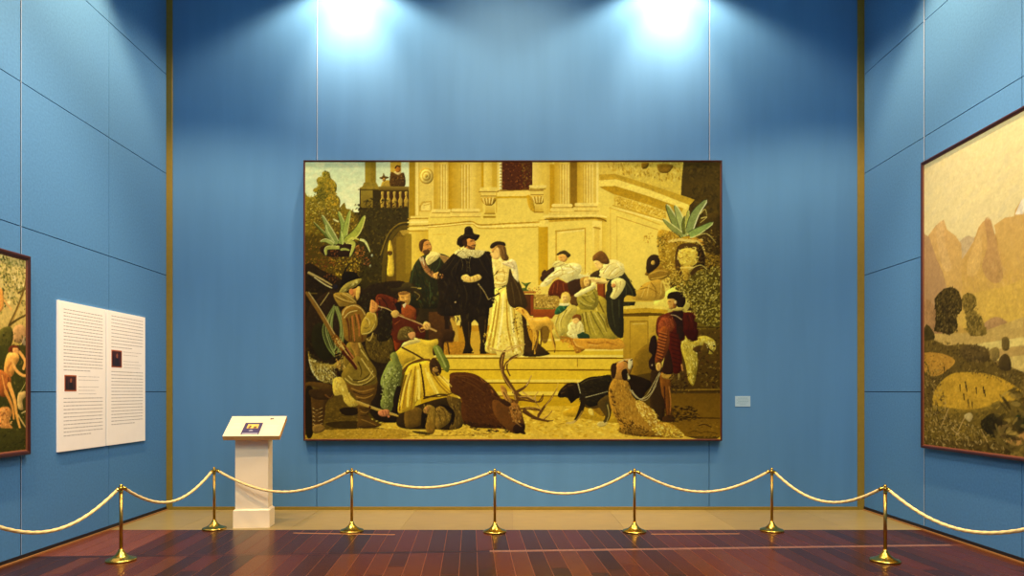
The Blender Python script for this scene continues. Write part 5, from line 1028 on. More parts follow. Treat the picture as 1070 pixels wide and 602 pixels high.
P('T2', '180,235 225,225 255,260 275,320 320,370 330,392 280,402 245,370 232,330 190,335 176,300', (214, 176, 58), sh=.3); D('T2', '185,240 240,240 300,350 320,390 260,385 235,330 190,320', [(246, 218, 108), (170, 128, 32), (226, 190, 76)], 60, 18, 5, 55, 50); SS('T2', 14, (190, 148, 50), '320,372 440,418 570,458', 11, 1); SS('T2', 4, (232, 200, 104), '322,366 440,410 565,450', 3); E('T2', 402, 405, 7, 8, (110, 28, 10))
P('T2', '525,90 560,70 585,130 600,170 585,270 560,270 530,280 530,330 545,400 500,412 470,400 478,330 490,290 488,230 520,200 545,150', (126, 128, 50), sh=.3); D('T2', '495,210 585,130 600,180 570,270 530,280 530,400 480,400 485,300', [(184, 186, 102), (78, 78, 28), (152, 154, 74), (210, 206, 124), (60, 58, 20)], 110, 15, 5, 60, 110); P('T2', '455,430 490,420 520,425 515,455 480,462 455,450', (200, 120, 66), sh=.3); SS('T2', 4, (130, 66, 30), '478,430 485,452;495,428 502,450')
SS('T2', 10, (170, 122, 20), '680,160 665,270 640,390;655,180 620,300 600,410;785,190 840,260 900,320;820,200 880,260', 6, .85); SS('T2', 9, (250, 216, 88), '700,180 690,280 680,370;740,170 760,240 800,320;640,200 610,300 585,400;850,220 900,280', 5, .85); SS('T2', 6, (82, 50, 10), '706,140 728,240 738,330;730,340 830,340 910,318', 5, 1)
D('T2', '720,400 760,395 790,440 800,520 770,560 740,540 745,460', [(176, 138, 44), (128, 92, 24), (150, 112, 32)], 40, 24, 8, 80, 40, a=.6); SS('T2', 6, (90, 62, 18), '800,420 830,470 840,520;830,405 860,440 866,500;815,430 840,440', 3); S('T2', '840,395 890,410 915,450 905,510', 14, (28, 18, 8), 10)

root = empty('framed_painting', (0, DB, v0))
tag(root, 'largest painting, palace steps with courtiers, hunters and a fallen stag, on the far blue wall', 'painting')
canvas_mesh('canvas', lambda u, v: np.stack([u0 + FW + u, np.full_like(u, -0.108), FW + v], -1), root, (.56, .74, .80))
frame_parts(root, PW, PH, FW, 0.12, lambda u, o, v: (u0 + u, -o, v))

# ------------------------------------------------------------------ painting on the left wall
LX = XL + 0.06
LY1 = F * -LX / (VX - 33.0)
lz0, lz1 = EYE - (475 - VY) * LY1 / F, EYE - (268 - VY) * LY1 / F
LW, LH, FW2 = 2.35, lz1 - lz0, 0.04
ly0 = LY1 - LW
def inv_left(x, y):
    Y = F * -(LX - 0.02) / (VX - min(x, 300))
    return Y - ly0 - FW2, EYE - (y - VY) * Y / F - lz0 - FW2
CV = Canvas(LW - 2 * FW2, LH - 2 * FW2, 130, inv_left, (176, 156, 78), 11)
P('L1', '-900,-400 180,-100 180,600 -900,600', (196, 186, 120), (186, 156, 66), sm=0)
D('L1', '-900,-300 175,20 175,330 -900,330', [(206, 196, 130), (186, 176, 104), (214, 200, 120)], 160, 50, 24, sm=0)
D('L1', '20,40 175,60 175,270 110,330 40,260 10,120', [(112, 116, 46), (150, 142, 66), (84, 90, 34), (130, 120, 50)], 260, 22, 10, 45, 160)
D('L1', '-800,-250 -20,-60 -20,420 -800,380', [(92, 98, 36), (66, 72, 24), (130, 122, 50), (150, 140, 64)], 900, 34, 16)
S('L1', '20,560 50,440 90,350 120,270 140,200 150,120', 26, (120, 96, 36), 8); S('L1', '30,540 58,430 96,350 126,270', 6, (176, 146, 66))
S('L1', '50,430 110,390 170,360', 16, (96, 80, 28), 8); S('L1', '100,250 150,225 175,240', 11, (110, 92, 36)); S('L1', '60,340 30,300 0,260', 16, (206, 160, 80), 10)
D('L1', '110,350 175,350 175,470 130,470', [(110, 104, 40), (150, 130, 60)], 40, 18, 9)
P('L1', '80,440 130,430 150,500 110,530 70,510', (180, 140, 80)); P('L1', '130,500 178,500 178,620 120,600', (140, 126, 90))
P('L1', '-10,230 15,240 18,330 -10,350', (206, 146, 60)); P('L1', '-10,470 60,440 70,520 20,620 -10,620', (96, 92, 30))
D('L1', '0,460 175,520 175,620 0,620', [(70, 74, 24), (110, 100, 36), (50, 54, 16)], 80, 24, 11)
P('L2', '-900,-60 180,-60 180,470 -900,500', (78, 78, 26), (66, 70, 22), sm=0)
D('L2', '-900,-60 170,-40 170,460 -900,480', [(92, 92, 30), (54, 58, 18), (120, 104, 40)], 400, 34, 14, sm=0)
P('L1', '45,570 60,545 95,545 112,570 100,600 60,610', (120, 50, 24)); P('L1', '70,560 100,560 104,590 80,600', (220, 160, 80))
P('L2', '22,60 40,-10 70,-20 100,-10 105,20 85,60 70,110 30,110', (232, 176, 78), (206, 140, 54)); S('L2', '60,20 90,80 130,110 158,105', 22, (230, 172, 80), 14); S('L2', '60,40 40,80 60,110', 14, (190, 120, 50))
S('L2', '110,-20 140,30 130,70', 20, (226, 170, 80)); S('L2', '152,60 158,110 120,190 100,210', 4, (180, 170, 90))
P('L2', '-10,80 50,110 62,150 50,200 20,230 -10,200', (196, 116, 44), (156, 80, 30)); S('L2', '10,110 30,200', 7, (226, 160, 70)); S('L2', '45,120 45,190', 6, (120, 60, 24))
S('L2', '50,160 80,250 92,330 110,400', 30, (228, 168, 72), 14); S('L2', '30,200 66,280 76,350', 24, (206, 142, 56), 14)
P('L2', '100,215 140,198 142,225 124,250 128,300 100,290', (196, 166, 90)); P('L2', '-10,300 40,285 66,320 50,370 80,420 20,410 -10,380', (206, 142, 62)); D('L2', '-10,300 50,300 60,400 -10,400', [(230, 176, 90), (150, 84, 36)], 24, 24, 9)
S('L2', '100,330 130,380 150,405', 9, (200, 170, 90)); S('L2', '120,320 150,310 162,340', 8, (190, 170, 100)); P('L2', '-900,400 178,405 178,600 -900,660', (86, 84, 28), (56, 58, 18), sm=0)
D('L2', '-900,410 178,410 178,560 -900,640', [(116, 110, 40), (56, 60, 18), (90, 84, 30), (40, 44, 14)], 300, 34, 9, -10, 90, sm=0)
for k, (cx_, cy_) in enumerate(((-160, 60), (-330, 20), (-520, 80))):      # company beyond the view
    P('L2', '%d,%d %d,%d %d,%d %d,%d %d,%d' % (cx_ - 50, cy_ + 60, cx_ - 10, cy_ - 70, cx_ + 40, cy_ - 60, cx_ + 60, cy_ + 80, cx_ + 30, cy_ + 330), [(206, 150, 70), (150, 70, 40), (190, 160, 90)][k]); E('L2', cx_ + 10, cy_ - 100, 30, 36, (220, 164, 86))
root = empty('framed_painting', (XL, ly0, lz0))
tag(root, 'painting of an archer under a tree on the left wall, at the photo edge', 'painting')
canvas_mesh('canvas', lambda u, v: np.stack([np.full_like(u, 0.04), FW2 + u, FW2 + v], -1), root)
frame_parts(root, LW, LH, FW2, 0.06, lambda u, o, v: (o, u, v))

# ------------------------------------------------------------------ painting on the right wall
RX = XR - 0.06
RY1 = F * RX / (961.5 - VX)
rz0, rz1 = EYE - (468 - VY) * RY1 / F, EYE - (170 - VY) * RY1 / F
RW, RH, FW3 = 4.6, rz1 - rz0, 0.032
def inv_right(x, y):
    Y = F * (RX + 0.02) / (max(x, 700) - VX)
    return RY1 - FW3 - Y, EYE - (y - VY) * Y / F - rz0 - FW3
CV = Canvas(RW - 2 * FW3, RH - 2 * FW3, 110, inv_right, (226, 196, 110), 21)
P('PX', '955,150 1500,-120 1500,330 955,330', (206, 192, 140), (242, 216, 128), sm=0)
D('PX', '955,160 1300,0 1300,260 955,260', [(218, 200, 136), (234, 208, 128), (206, 190, 130), (240, 214, 140)], 260, 26, 12, -20, 40, .03, .4, 0)
P('PX', '1040,240 1062,205 1069,196 1080,210 1100,180 1130,150 1170,190 1230,130 1500,200 1500,420 1040,420', (216, 176, 100), (214, 164, 74), sm=0); P('PX', '1058,212 1069,193 1078,210 1069,220', (244, 226, 168), sm=0)
P('R2', '225,170 262,122 285,130 330,180 330,330 225,330', (206, 172, 104)); 
P('R2', '-40,120 40,100 76,122 100,95 150,44 160,90 200,120 235,170 250,250 290,420 290,620 -40,620', (214, 166, 88), (208, 160, 74), sm=0)
P('R2', '-60,140 40,102 80,150 120,260 150,330 180,440 180,700 -60,700', (196, 148, 82), (186, 140, 76), sm=0)
P('R2', '150,330 240,240 300,120 340,46 372,40 384,90 400,180 480,300 560,350 560,620 200,620', (204, 150, 72), (222, 172, 62), sm=0)
P('R2', '384,80 430,50 530,15 700,-80 900,-150 1300,-300 1300,620 440,620 400,180', (206, 156, 78), (220, 174, 64), sm=0)
D('R2', '100,90 150,60 240,170 260,330 300,120 370,50 560,60 560,560 200,560', [(224, 180, 90), (190, 138, 64), (230, 190, 84), (200, 150, 70)], 460, 44, 9, 70, 50, .04, .5, 0)
D('R2', '340,60 372,45 400,200 360,330 300,330', [(180, 126, 62), (160, 112, 62), (196, 140, 66)], 90, 40, 8, 80, 40, .05, .6, 0)
D('R2', '230,230 300,140 300,330 200,340', [(240, 206, 96), (230, 190, 80)], 60, 40, 9, 70, 40, .04, .6, 0)
P('R2', '400,420 900,250 900,700 300,700 280,520', (222, 180, 58), a=.7)
P('R2', '310,560 370,515 430,520 500,590 520,640 310,640', (184, 136, 66)); P('R3', '-20,0 300,0 560,-80 900,-200 900,120 -20,140', (190, 146, 66), sm=0); P('R2', '-40,450 60,430 140,520 140,680 -40,680', (176, 130, 66))
# river meadows
P('R3', '160,80 360,50 460,20 1200,-260 1200,120 460,120 200,95', (214, 184, 84), (206, 170, 80), sm=0); P('R3', '190,82 350,60 460,45 900,-60 900,-20 460,75 300,92', (236, 208, 110), sm=0); P('R3', '300,62 460,36 900,-80 900,-60 460,50', (176, 140, 60), sm=0); P('R3', '320,110 460,90 900,0 900,160 460,190', (222, 190, 92), sm=0)
D('R3', '300,110 460,90 900,0 900,150 460,185', [(240, 212, 120), (196, 160, 70), (170, 140, 60)], 120, 30, 6, -10, 30, sm=0)
# hills and foreground
P('R3', '-20,70 80,60 170,100 300,90 330,150 460,190 900,120 900,700 -20,700', (134, 104, 36), (112, 84, 26), sm=0)
P('R3', '30,120 130,118 175,150 130,190 60,190', (206, 146, 46)); P('R3', '100,290 150,210 230,195 330,215 460,280 480,330 420,340 300,350 150,340', (222, 168, 42)); D('R3', '130,215 330,215 460,290 380,350 120,350', [(238, 190, 60), (190, 134, 30), (206, 156, 44), (160, 116, 30)], 170, 24, 7, 10, 50)
P('R3', '200,90 300,82 325,130 300,170 210,160', (110, 84, 34)); P('R3', '360,150 380,118 405,130 410,180 370,185', (92, 72, 30)); P('R3', '320,180 460,190 600,170 600,290 420,270', (96, 76, 28)); P('R3', '320,100 350,95 358,140 325,150', (150, 120, 50))
D('R3', '40,130 320,120 460,200 460,280 200,190 40,200', [(88, 70, 26), (130, 104, 38), (150, 120, 46), (70, 58, 22)], 170, 22, 9)
for tx in (190, 216, 258, 268, 292, 298, 128, 210, 232): S('R3', '%d,%d %d,%d' % (tx, 255 if tx not in (128, 210, 232) else (170 if tx == 128 else 290), tx + 2, 285 if tx not in (128, 210, 232) else (200 if tx == 128 else 312)), 8, (70, 50, 22), 6)
P('R3', '80,290 420,340 460,420 440,470 60,420', (136, 116, 34)); D('R3', '60,270 440,350 460,460 60,420', [(166, 140, 44), (110, 92, 26), (190, 156, 50), (140, 100, 34)], 220, 20, 8)
P('R3', '-20,330 100,350 250,400 420,470 900,560 900,800 -20,700', (104, 84, 30), sm=0); D('R3', '0,340 120,360 300,440 460,480 460,600 0,560', [(190, 160, 74), (84, 66, 24), (150, 124, 46), (60, 48, 18), (120, 98, 36)], 320, 30, 7, 20, 110, sm=0)
P('R3', '280,400 330,370 390,400 380,460 320,470', (64, 52, 20)); P('R3', '360,430 410,420 420,460 380,475', (130, 100, 44)); P('R3', '430,380 470,370 470,440 430,430', (60, 70, 26)); P('R3', '400,490 470,440 520,480 470,510', (206, 146, 60)); S('R3', '150,350 105,435', 7, (200, 160, 70)); S('R3', '170,440 230,370 260,400', 10, (206, 176, 90)); P('R3', '200,380 240,365 252,400 210,410', (214, 186, 100)); D('R3', '30,220 120,220 100,420 30,430', [(176, 136, 60), (110, 80, 30), (206, 166, 80), (140, 104, 40)], 130, 20, 8)
P('R3', '30,150 60,145 75,205 35,215', (70, 66, 24))
# the two tall trees
for tr, cc in (('100,450 125,405 150,410 155,385 185,370 212,378 218,405 235,450 232,500 205,500 205,570 180,605 150,600 130,620 100,590 95,560 120,500', ((92, 74, 26), (70, 56, 18), (120, 96, 34))), ('232,470 240,420 265,398 290,410 302,440 280,480 290,510 315,510 330,550 350,600 300,610 260,590 240,560 255,510', ((140, 112, 36), (112, 92, 28), (160, 130, 46)))):
    P('R2', tr, cc[0]); D('R2', tr, cc, 110, 16, 9)
S('R3', '140,-60 145,30 150,85', 12, (60, 46, 18)); S('R3', '290,20 292,75', 7, (110, 84, 30)); P('R3', '30,0 60,-20 85,20 90,80 30,80', (96, 78, 28)); P('R3', '262,0 290,-10 305,30 298,70 275,60', (130, 104, 34)); P('R3', '360,55 380,45 402,65 395,100 370,100', (126, 102, 40)); S('R3', '382,90 382,112', 5, (80, 60, 24))
# haze, crowns and ground again, softer
P('T8', '-40,-300 900,-900 1300,-900 1300,200 -40,200', (222, 206, 140), (238, 214, 130), sm=0, n=.04); D('T8', '-20,-180 500,-420 500,120 -20,120', [(228, 206, 134), (214, 198, 136), (238, 214, 132)], 160, 70, 26, -15, 40, .02, .3, 0)
P('T8', '360,110 410,75 450,70 455,40 480,0 495,-10 520,30 620,-60 800,-200 1300,-560 1300,560 450,560 380,200', (208, 164, 88), (220, 178, 70), sm=0, n=.05); P('T8', '455,62 480,0 494,-14 512,30 490,60', (240, 226, 176), sm=0)
P('T8', '205,190 240,158 262,165 300,200 290,290 205,290', (202, 174, 112), sh=0)
P('T8', '55,170 100,110 135,84 150,130 186,155 213,192 216,262 250,300 290,420 290,560 60,560', (212, 168, 90), (218, 174, 76), sm=0, n=.06)
P('T8', '-40,120 35,140 70,162 100,250 130,320 150,392 165,480 165,620 -40,620', (190, 148, 88), (184, 142, 80), sm=0, n=.05)
P('T8', '214,268 246,220 270,180 290,120 308,96 325,82 346,86 360,140 376,200 440,280 520,340 700,420 700,570 220,570', (206, 160, 82), (222, 180, 66), sm=0, n=.06)
P('T8', '318,88 346,86 374,200 402,330 372,370 330,350 306,290 330,200', (184, 138, 78), sh=0, a=.6); P('T8', '272,190 300,130 306,240 282,330 240,330 246,260', (228, 186, 98), sh=0, a=.5); P('T8', '100,130 134,90 140,180 170,300 130,300', (224, 184, 108), sh=0, a=.5)
D('T8', '70,160 135,90 215,200 250,300 300,120 345,90 400,240 520,340 520,560 180,560', [(226, 186, 100), (192, 146, 74), (214, 170, 82), (200, 156, 84)], 420, 40, 6, 68, 50, .04, .32, 0)
D('T8', '400,90 520,50 900,-200 900,400 480,320', [(224, 182, 100), (190, 146, 78), (212, 168, 86)], 300, 60, 8, 60, 50, .04, .35, 0)
P('T8', '240,440 420,380 620,320 1300,150 1300,640 240,640', (224, 184, 66), sh=0, a=.45); P('T8', '300,570 352,524 402,530 462,592 470,640 300,640', (182, 140, 76), sh=.1); P('T8', '-30,460 60,440 110,520 110,640 -30,640', (176, 132, 72), sh=.1)
P('T9', '-20,20 300,10 494,-60 1300,-460 1300,160 494,140 300,90 -20,60', (210, 176, 84), (204, 166, 76), sm=0); P('T9', '200,72 350,52 494,30 1300,-200 1300,-130 494,66 330,90', (236, 208, 104), sm=0); P('T9', '310,100 494,70 1300,-120 1300,60 494,140 330,130', (190, 154, 74), sm=0, a=.7); P('T9', '360,130 494,110 1300,-60 1300,200 494,190', (224, 192, 92), sm=0)
P('T9', '-20,40 60,30 150,70 220,62 320,80 345,130 380,160 494,190 900,120 900,800 -20,800', (124, 98, 34), (112, 88, 28), sm=0); D('T9', '0,50 320,80 400,170 494,190 494,300 200,200 0,200', [(104, 82, 30), (140, 114, 42), (88, 70, 26), (156, 128, 48)], 260, 20, 10, 0, 180, .08, .7)
P('T9', '35,108 120,104 185,135 150,180 100,205 50,190', (200, 146, 46), sh=0); D('T9', '35,110 180,130 110,205 45,190', [(214, 164, 58), (170, 124, 38), (140, 108, 36)], 60, 16, 6, 0, 60)
P('T9', '100,260 165,198 250,188 350,200 430,235 494,280 494,320 420,318 320,360 130,372 85,340', (212, 164, 42), sh=0, n=.12); D('T9', '100,260 165,200 350,200 494,285 420,330 300,370 100,360', [(228, 182, 58), (186, 138, 34), (206, 156, 42), (160, 122, 34)], 190, 20, 5, 8, 50, .06, .6)
D('T9', '170,190 350,190 494,270 494,300 340,215', [(120, 96, 34), (96, 78, 28), (150, 118, 40)], 60, 14, 7); P('T9', '60,345 250,356 420,322 494,360 494,480 60,480', (142, 114, 34), sh=0, a=.8); D('T9', '60,340 250,360 420,325 494,380 494,470 60,470', [(166, 134, 42), (118, 94, 28), (188, 150, 48), (100, 84, 28)], 220, 20, 7, 0, 120, .08, .7)
for fx, fy in ((207, 245), (232, 232), (236, 250), (280, 258), (312, 256), (318, 270), (136, 165), (224, 286), (244, 312), (262, 322)): S('T9', '%d,%d %d,%d' % (fx, fy, fx + 2, fy + 26), 8, (70, 52, 22), 5)
P('T9', '210,75 260,64 320,78 342,110 320,142 230,130', (112, 88, 36), sh=.15); D('T9', '205,70 330,75 335,145 220,135', [(90, 70, 28), (136, 108, 44)], 50, 18, 9); P('T9', '380,140 400,108 424,112 438,150 430,180 390,176', (96, 76, 32), sh=.2); P('T9', '345,85 378,78 384,120 360,138 344,120', (156, 128, 54), sh=.15); P('T9', '395,40 415,28 430,50 424,88 398,86', (128, 104, 42), sh=.2)
D('T9', '30,220 120,230 160,380 250,420 330,500 494,580 494,620 30,540', [(186, 152, 66), (96, 74, 26), (150, 118, 46), (70, 54, 20), (206, 172, 84), (126, 98, 36)], 420, 26, 7, 30, 120, .1, .75); P('T9', '300,425 325,385 360,372 392,392 398,470 350,478', (62, 52, 20), sh=.2); D('T9', '305,400 390,380 396,475 310,470', [(90, 78, 30), (48, 42, 18)], 50, 16, 8); P('T9', '380,430 430,426 445,466 400,486', (126, 98, 42), sh=.15); P('T9', '452,390 500,370 500,450 460,440', (56, 70, 28), sh=.1); P('T9', '410,492 494,452 560,500 480,524', (204, 148, 62), sh=.05)
SS('T9', 7, (206, 168, 84), '156,352 120,440;190,470 236,380 262,384;330,500 300,440;170,440 210,480', 4); P('T9', '226,384 250,370 266,385 250,410', (214, 186, 100), sh=.15); D('T9', '35,140 62,150 70,200 36,200', [(76, 74, 26), (96, 92, 34)], 20, 18, 8)
for crown, cs, nn in (('96,440 130,400 160,388 196,400 216,450 214,490 190,520 196,570 160,600 130,590 96,580 100,520', ((96, 76, 28), (68, 54, 18), (116, 92, 34), (80, 64, 22)), 200), ('216,440 240,414 270,422 282,450 268,490 300,520 324,580 320,600 250,600 236,520', ((140, 114, 40), (110, 90, 30), (160, 130, 48)), 130), ('40,590 60,556 90,590 90,620 40,620', ((80, 68, 26), (100, 84, 30)), 40)):
    P('T8', crown, cs[0], sh=.08, n=.15); D('T8', crown, cs, int(nn * 1.6), 22, 15, 0, 180, .06, .8, 0)
D('T8', '100,440 130,400 200,395 216,490 190,520 196,590 110,590', [(134, 110, 44), (52, 42, 14), (150, 124, 52), (86, 70, 24)], 160, 12, 8, 0, 180, .06, .8, 0); D('T8', '216,440 270,420 282,460 300,520 320,600 240,590', [(168, 140, 56), (104, 84, 28), (150, 122, 44)], 100, 12, 8, 0, 180, .06, .8, 0)
D('T9', '0,180 494,200 494,240 330,180 200,175 100,240 40,260', [(80, 64, 24), (150, 122, 48), (104, 84, 32), (170, 140, 60)], 160, 14, 5, 0, 120, .08, .8)
D('T9', '10,330 120,350 250,420 494,500 494,610 10,540', [(206, 172, 84), (70, 54, 20), (170, 138, 56), (52, 40, 14), (224, 194, 104)], 240, 20, 4, 30, 140, .1, .85)
D('T9', '500,200 900,150 900,700 500,620', [(150, 122, 46), (92, 72, 26), (176, 144, 56), (70, 56, 20), (120, 98, 34)], 900, 90, 26, 0, 120, .1, .7)
D('T8', '560,60 700,-20 900,-140 900,420 560,480', [(224, 182, 100), (186, 144, 80), (212, 168, 86), (198, 152, 82)], 700, 150, 30, 50, 60, .05, .4, 0)
for k in range(9): E('PX', 1120 + k * 62, 440 + (k * 37) % 60, 16 + (k * 7) % 12, 20 + (k * 11) % 14, (96 - 4 * (k % 5), 80 - 3 * (k % 5), 30), n=.2)
SS('T8', 6, (70, 54, 20), '150,470 156,540 158,600;150,500 130,470;156,500 180,470', 5)
root = empty('framed_painting', (XR, RY1, rz0))
tag(root, 'landscape painting of hazy golden mountains over a meadow, on the right wall', 'painting')
canvas_mesh('canvas', lambda u, v: np.stack([np.full_like(u, -0.04), -(FW3 + u), FW3 + v], -1), root, (.66, .76, .98))
frame_parts(root, RW, RH, FW3, 0.06, lambda u, o, v: (-o, -u, v))

# ------------------------------------------------------------------ text panels on the left wall
def word_lines(bm, quad, lines, rr, wmin=0.02, wmax=0.06, sp_=0.008):
    """lines: (u0, u1, v, x-height); words become small raised marks"""
    for a, b, v, h in lines:
        u = a
        while u < b - 0.006:
            wd = min(rr.uniform(wmin, wmax), b - u)
            vs = [bm.verts.new(quad(p, q)) for p, q in ((u, v), (u + wd, v), (u + wd, v + h), (u, v + h))]
            bm.faces.new(vs)
            u += wd + sp_

def text_panel(px0, px1, label, pic, rows, caption):
    X = XL + 0.022
    ya, yb = F * -X / (VX - px0), F * -X / (VX - px1)
    W_, z0, z1 = yb - ya, 0.976, 2.535
    root = empty('text_panel', (XL, ya, z0))
    tag(root, label, 'information panel', 'tall text panels on the left wall')
    bm = bmesh.new(); box(bm, 0, 0.022, 0, W_, 0, z1 - z0, 0, 0.002)
    build('board', bm, M_BOARD, root)
    rr = random.Random(int(px0))
    H_ = z1 - z0
    quad = lambda u, v: (0.0226, u, v)
    bm = bmesh.new()
    ls = []
    for f0, f1, n in rows:
        for k in range(n):
            f = f0 + (f1 - f0) * k / max(n - 1, 1)
            last = k == n - 1
            ls.append((W_ * .10, W_ * (rr.uniform(.5, .8) if last else .93), H_ * (1 - f), 0.009))
    word_lines(bm, quad, ls, rr)
    build('body_text', bm, M_INK, root)
    bm = bmesh.new()
    ls = []
    for k in range(6):
        if k == 2: continue
        f = caption[0] + (caption[1] - caption[0]) * k / 5
        ls.append((W_ * .40, W_ * rr.uniform(.75, .93), H_ * (1 - f), 0.008))
    word_lines(bm, quad, ls, rr, .015, .045)
    build('caption_text', bm, M_INK2, root)
    a, b, c, d = pic
    bm = bmesh.new()
    box(bm, 0.0222, 0.0235, W_ * a, W_ * b, H_ * (1 - d), H_ * (1 - c), 0)
    o = build('illustration', bm, M_PICRIM, root)
    bm = bmesh.new()
    e = 0.013
    pw, ph = W_ * (b - a) - 2 * e, H_ * (d - c) - 2 * e
    def q(pts, mi, dx):
        f = bm.faces.new([bm.verts.new((0.0236 + dx, W_ * a + e + pw * x, H_ * (1 - d) + e + ph * y)) for x, y in pts]); f.material_index = mi
    q([(0, 0), (1, 0), (1, 1), (0, 1)], 0, 0)
    q([(.25, .0), (.8, .0), (.72, .5), (.55, .7), (.35, .6)], 1, .0002)
    q([(.45, .55), (.6, .55), (.64, .78), (.52, .88), (.43, .75)], 2, .0004)
    q([(.05, .1), (.22, .1), (.2, .8), (.08, .7)], 1, .0002)
    build('printed_picture', bm, [M_PIC1, M_PIC2, M_PIC3], o)
    return root
M_PICRIM = mat('orange_brown_print_edge', (176, 92, 30), 0.5)
M_PIC1 = mat('dark_red_brown_print', (64, 26, 18), 0.5, var=0.2, scale=60)
M_PIC2 = mat('near_black_print', (30, 16, 14), 0.5)
M_PIC3 = mat('flesh_print', (150, 84, 50), 0.5)
text_panel(61, 110.4, 'white text panel nearest the small archer painting, its little picture below the middle', (.115, .355, .49, .60), [(.055, .46, 19), (.65, .90, 11)], (.50, .62))
text_panel(112, 151.8, 'white text panel nearest the room corner, its little picture above the middle', (.10, .36, .29, .42), [(.04, .27, 10), (.455, .85, 17)], (.30, .42))

# ------------------------------------------------------------------ small label beside the big picture
p0, p1 = at(768, 425, DB), at(784, 414, DB)
root = empty('wall_label', (p0.x, DB, p0.z))
tag(root, 'small pale blue caption plate on the wall, right of the big palace painting', 'label')
lw, lh = p1.x - p0.x, p1.z - p0.z
bm = bmesh.new(); box(bm, 0, lw, -0.006, 0, 0, lh, 0, 0.0015)
build('plate', bm, M_LABEL, root)
bm = bmesh.new()
rr = random.Random(4)
word_lines(bm, lambda u, v: (u, -0.0064, v), [(lw * .18, lw * .8, lh * .78, .008), (lw * .1, lw * .9, lh * .62, .006), (lw * .2, lw * .86, lh * .48, .006), (lw * .1, lw * .8, lh * .34, .006), (lw * .3, lw * .7, lh * .18, .006)], rr, .01, .03, .005)
build('caption_text', bm, M_LABELINK, root)

# ------------------------------------------------------------------ lectern
LC = Vector((-3.040, 8.105, 0))
root = empty('lectern', LC, math.radians(6))
tag(root, 'white pedestal lectern with a sloping information board, below the left end of the big painting', 'lectern')
bm = bmesh.new()
pf = [(-.206, -.125), (.206, -.125), (.206, .125), (-.206, .125)]
def loft(bm, rings):
    vs = [[bm.verts.new(p) for p in r] for r in rings]
    bm.faces.new(vs[0][::-1]); bm.faces.new(vs[-1])
    for a, b in zip(vs, vs[1:]):
        for i in range(len(a)):
            j = (i + 1) % len(a); bm.faces.new((a[i], a[j], b[j], b[i]))
loft(bm, [[(x, y, z) for x, y in pf] for z in (0.0, .205)] + [[(x * .91, y * .84, .222) for x, y in pf]])
build('base', bm, M_CREAM, root)
cf = [(-.187, -.105), (.187, -.105), (.187, .105), (-.187, .105)]
bm = bmesh.new()
loft(bm, [[(x, y, .2225) for x, y in cf], [(x, y, 1.085 + .566 * (y + .25) - .0665) for x, y in cf]])
build('column', bm, M_CREAM, root)
sl = math.atan(.566)
MB_ = Matrix.Translation((.03, -.25, 1.085)) @ Matrix.Rotation(sl, 4, 'X')
BL_ = .38 / math.cos(sl)
bm = bmesh.new(); box(bm, -.318, .318, 0, BL_, -.056, -.006, 0, .003, MB_)
o = build('sloping_top', bm, mat('honey_wood_edge', (222, 172, 98), 0.5, var=0.1, scale=10), root)
bm = bmesh.new(); box(bm, -.318, .318, -.0, BL_, -.0055, 0, 0, .001, MB_)
sheet = build('printed_sheet', bm, mat('cream_printed_sheet', (226, 214, 176), 0.5), o)
def sheet_quad(bm, pts, mi, lift):
    f = bm.faces.new([bm.verts.new(MB_ @ Vector((-.318 + .636 * x, BL_ * y, lift))) for x, y in pts]); f.material_index = mi
M_VIOLET = mat('dark_violet_print', (52, 44, 84), 0.5)
M_YEL = mat('yellow_print', (226, 190, 84), 0.5, var=0.15, scale=50)
M_GREYB = mat('grey_print', (150, 152, 160), 0.5)
M_BROWNP = mat('brown_print', (110, 76, 30), 0.5)
M_PINK = mat('pale_pink_print', (226, 208, 200), 0.6)
bm = bmesh.new()
sheet_quad(bm, [(.30, .07), (.62, .07), (.62, .66), (.30, .66)], 0, .0006)
sheet_quad(bm, [(.36, .38), (.56, .38), (.56, .58), (.36, .58)], 1, .0010)
sheet_quad(bm, [(.38, .40), (.42, .38), (.44, .50), (.40, .52)], 3, .0014)
sheet_quad(bm, [(.47, .39), (.53, .38), (.54, .47), (.49, .48)], 3, .0014)
sheet_quad(bm, [(.415, .24), (.495, .24), (.485, .29), (.455, .31), (.425, .29)], 2, .0010)
sheet_quad(bm, [(.32, .08), (.60, .08), (.60, .15), (.32, .15)], 2, .0010)
build('printed_picture', bm, [M_VIOLET, M_YEL, M_GREYB, M_BROWNP], o)
bm = bmesh.new()
for u in (.17, .195, .84, .87, .885): sheet_quad(bm, [(u, .83), (u + .016, .83), (u + .016, .87), (u, .87)], 0, .0006)
for x_, y_, r_ in ((.735, .85, .022), (.765, .86, .02)): sheet_quad(bm, [(x_ + r_ * math.cos(t * .785), y_ + r_ * 1.7 * math.sin(t * .785)) for t in range(8)], 1, .0008)
for k in range(6): sheet_quad(bm, [(.68, .52 - k * .065), (.92, .52 - k * .065), (.92, .535 - k * .065), (.68, .535 - k * .065)], 2, .0006)
for k in range(5): sheet_quad(bm, [(.08, .62 - k * .065), (.24, .62 - k * .065), (.24, .635 - k * .065), (.08, .635 - k * .065)], 2, .0006)
build('printed_marks', bm, [M_INK, M_PIC2, M_PINK], o)

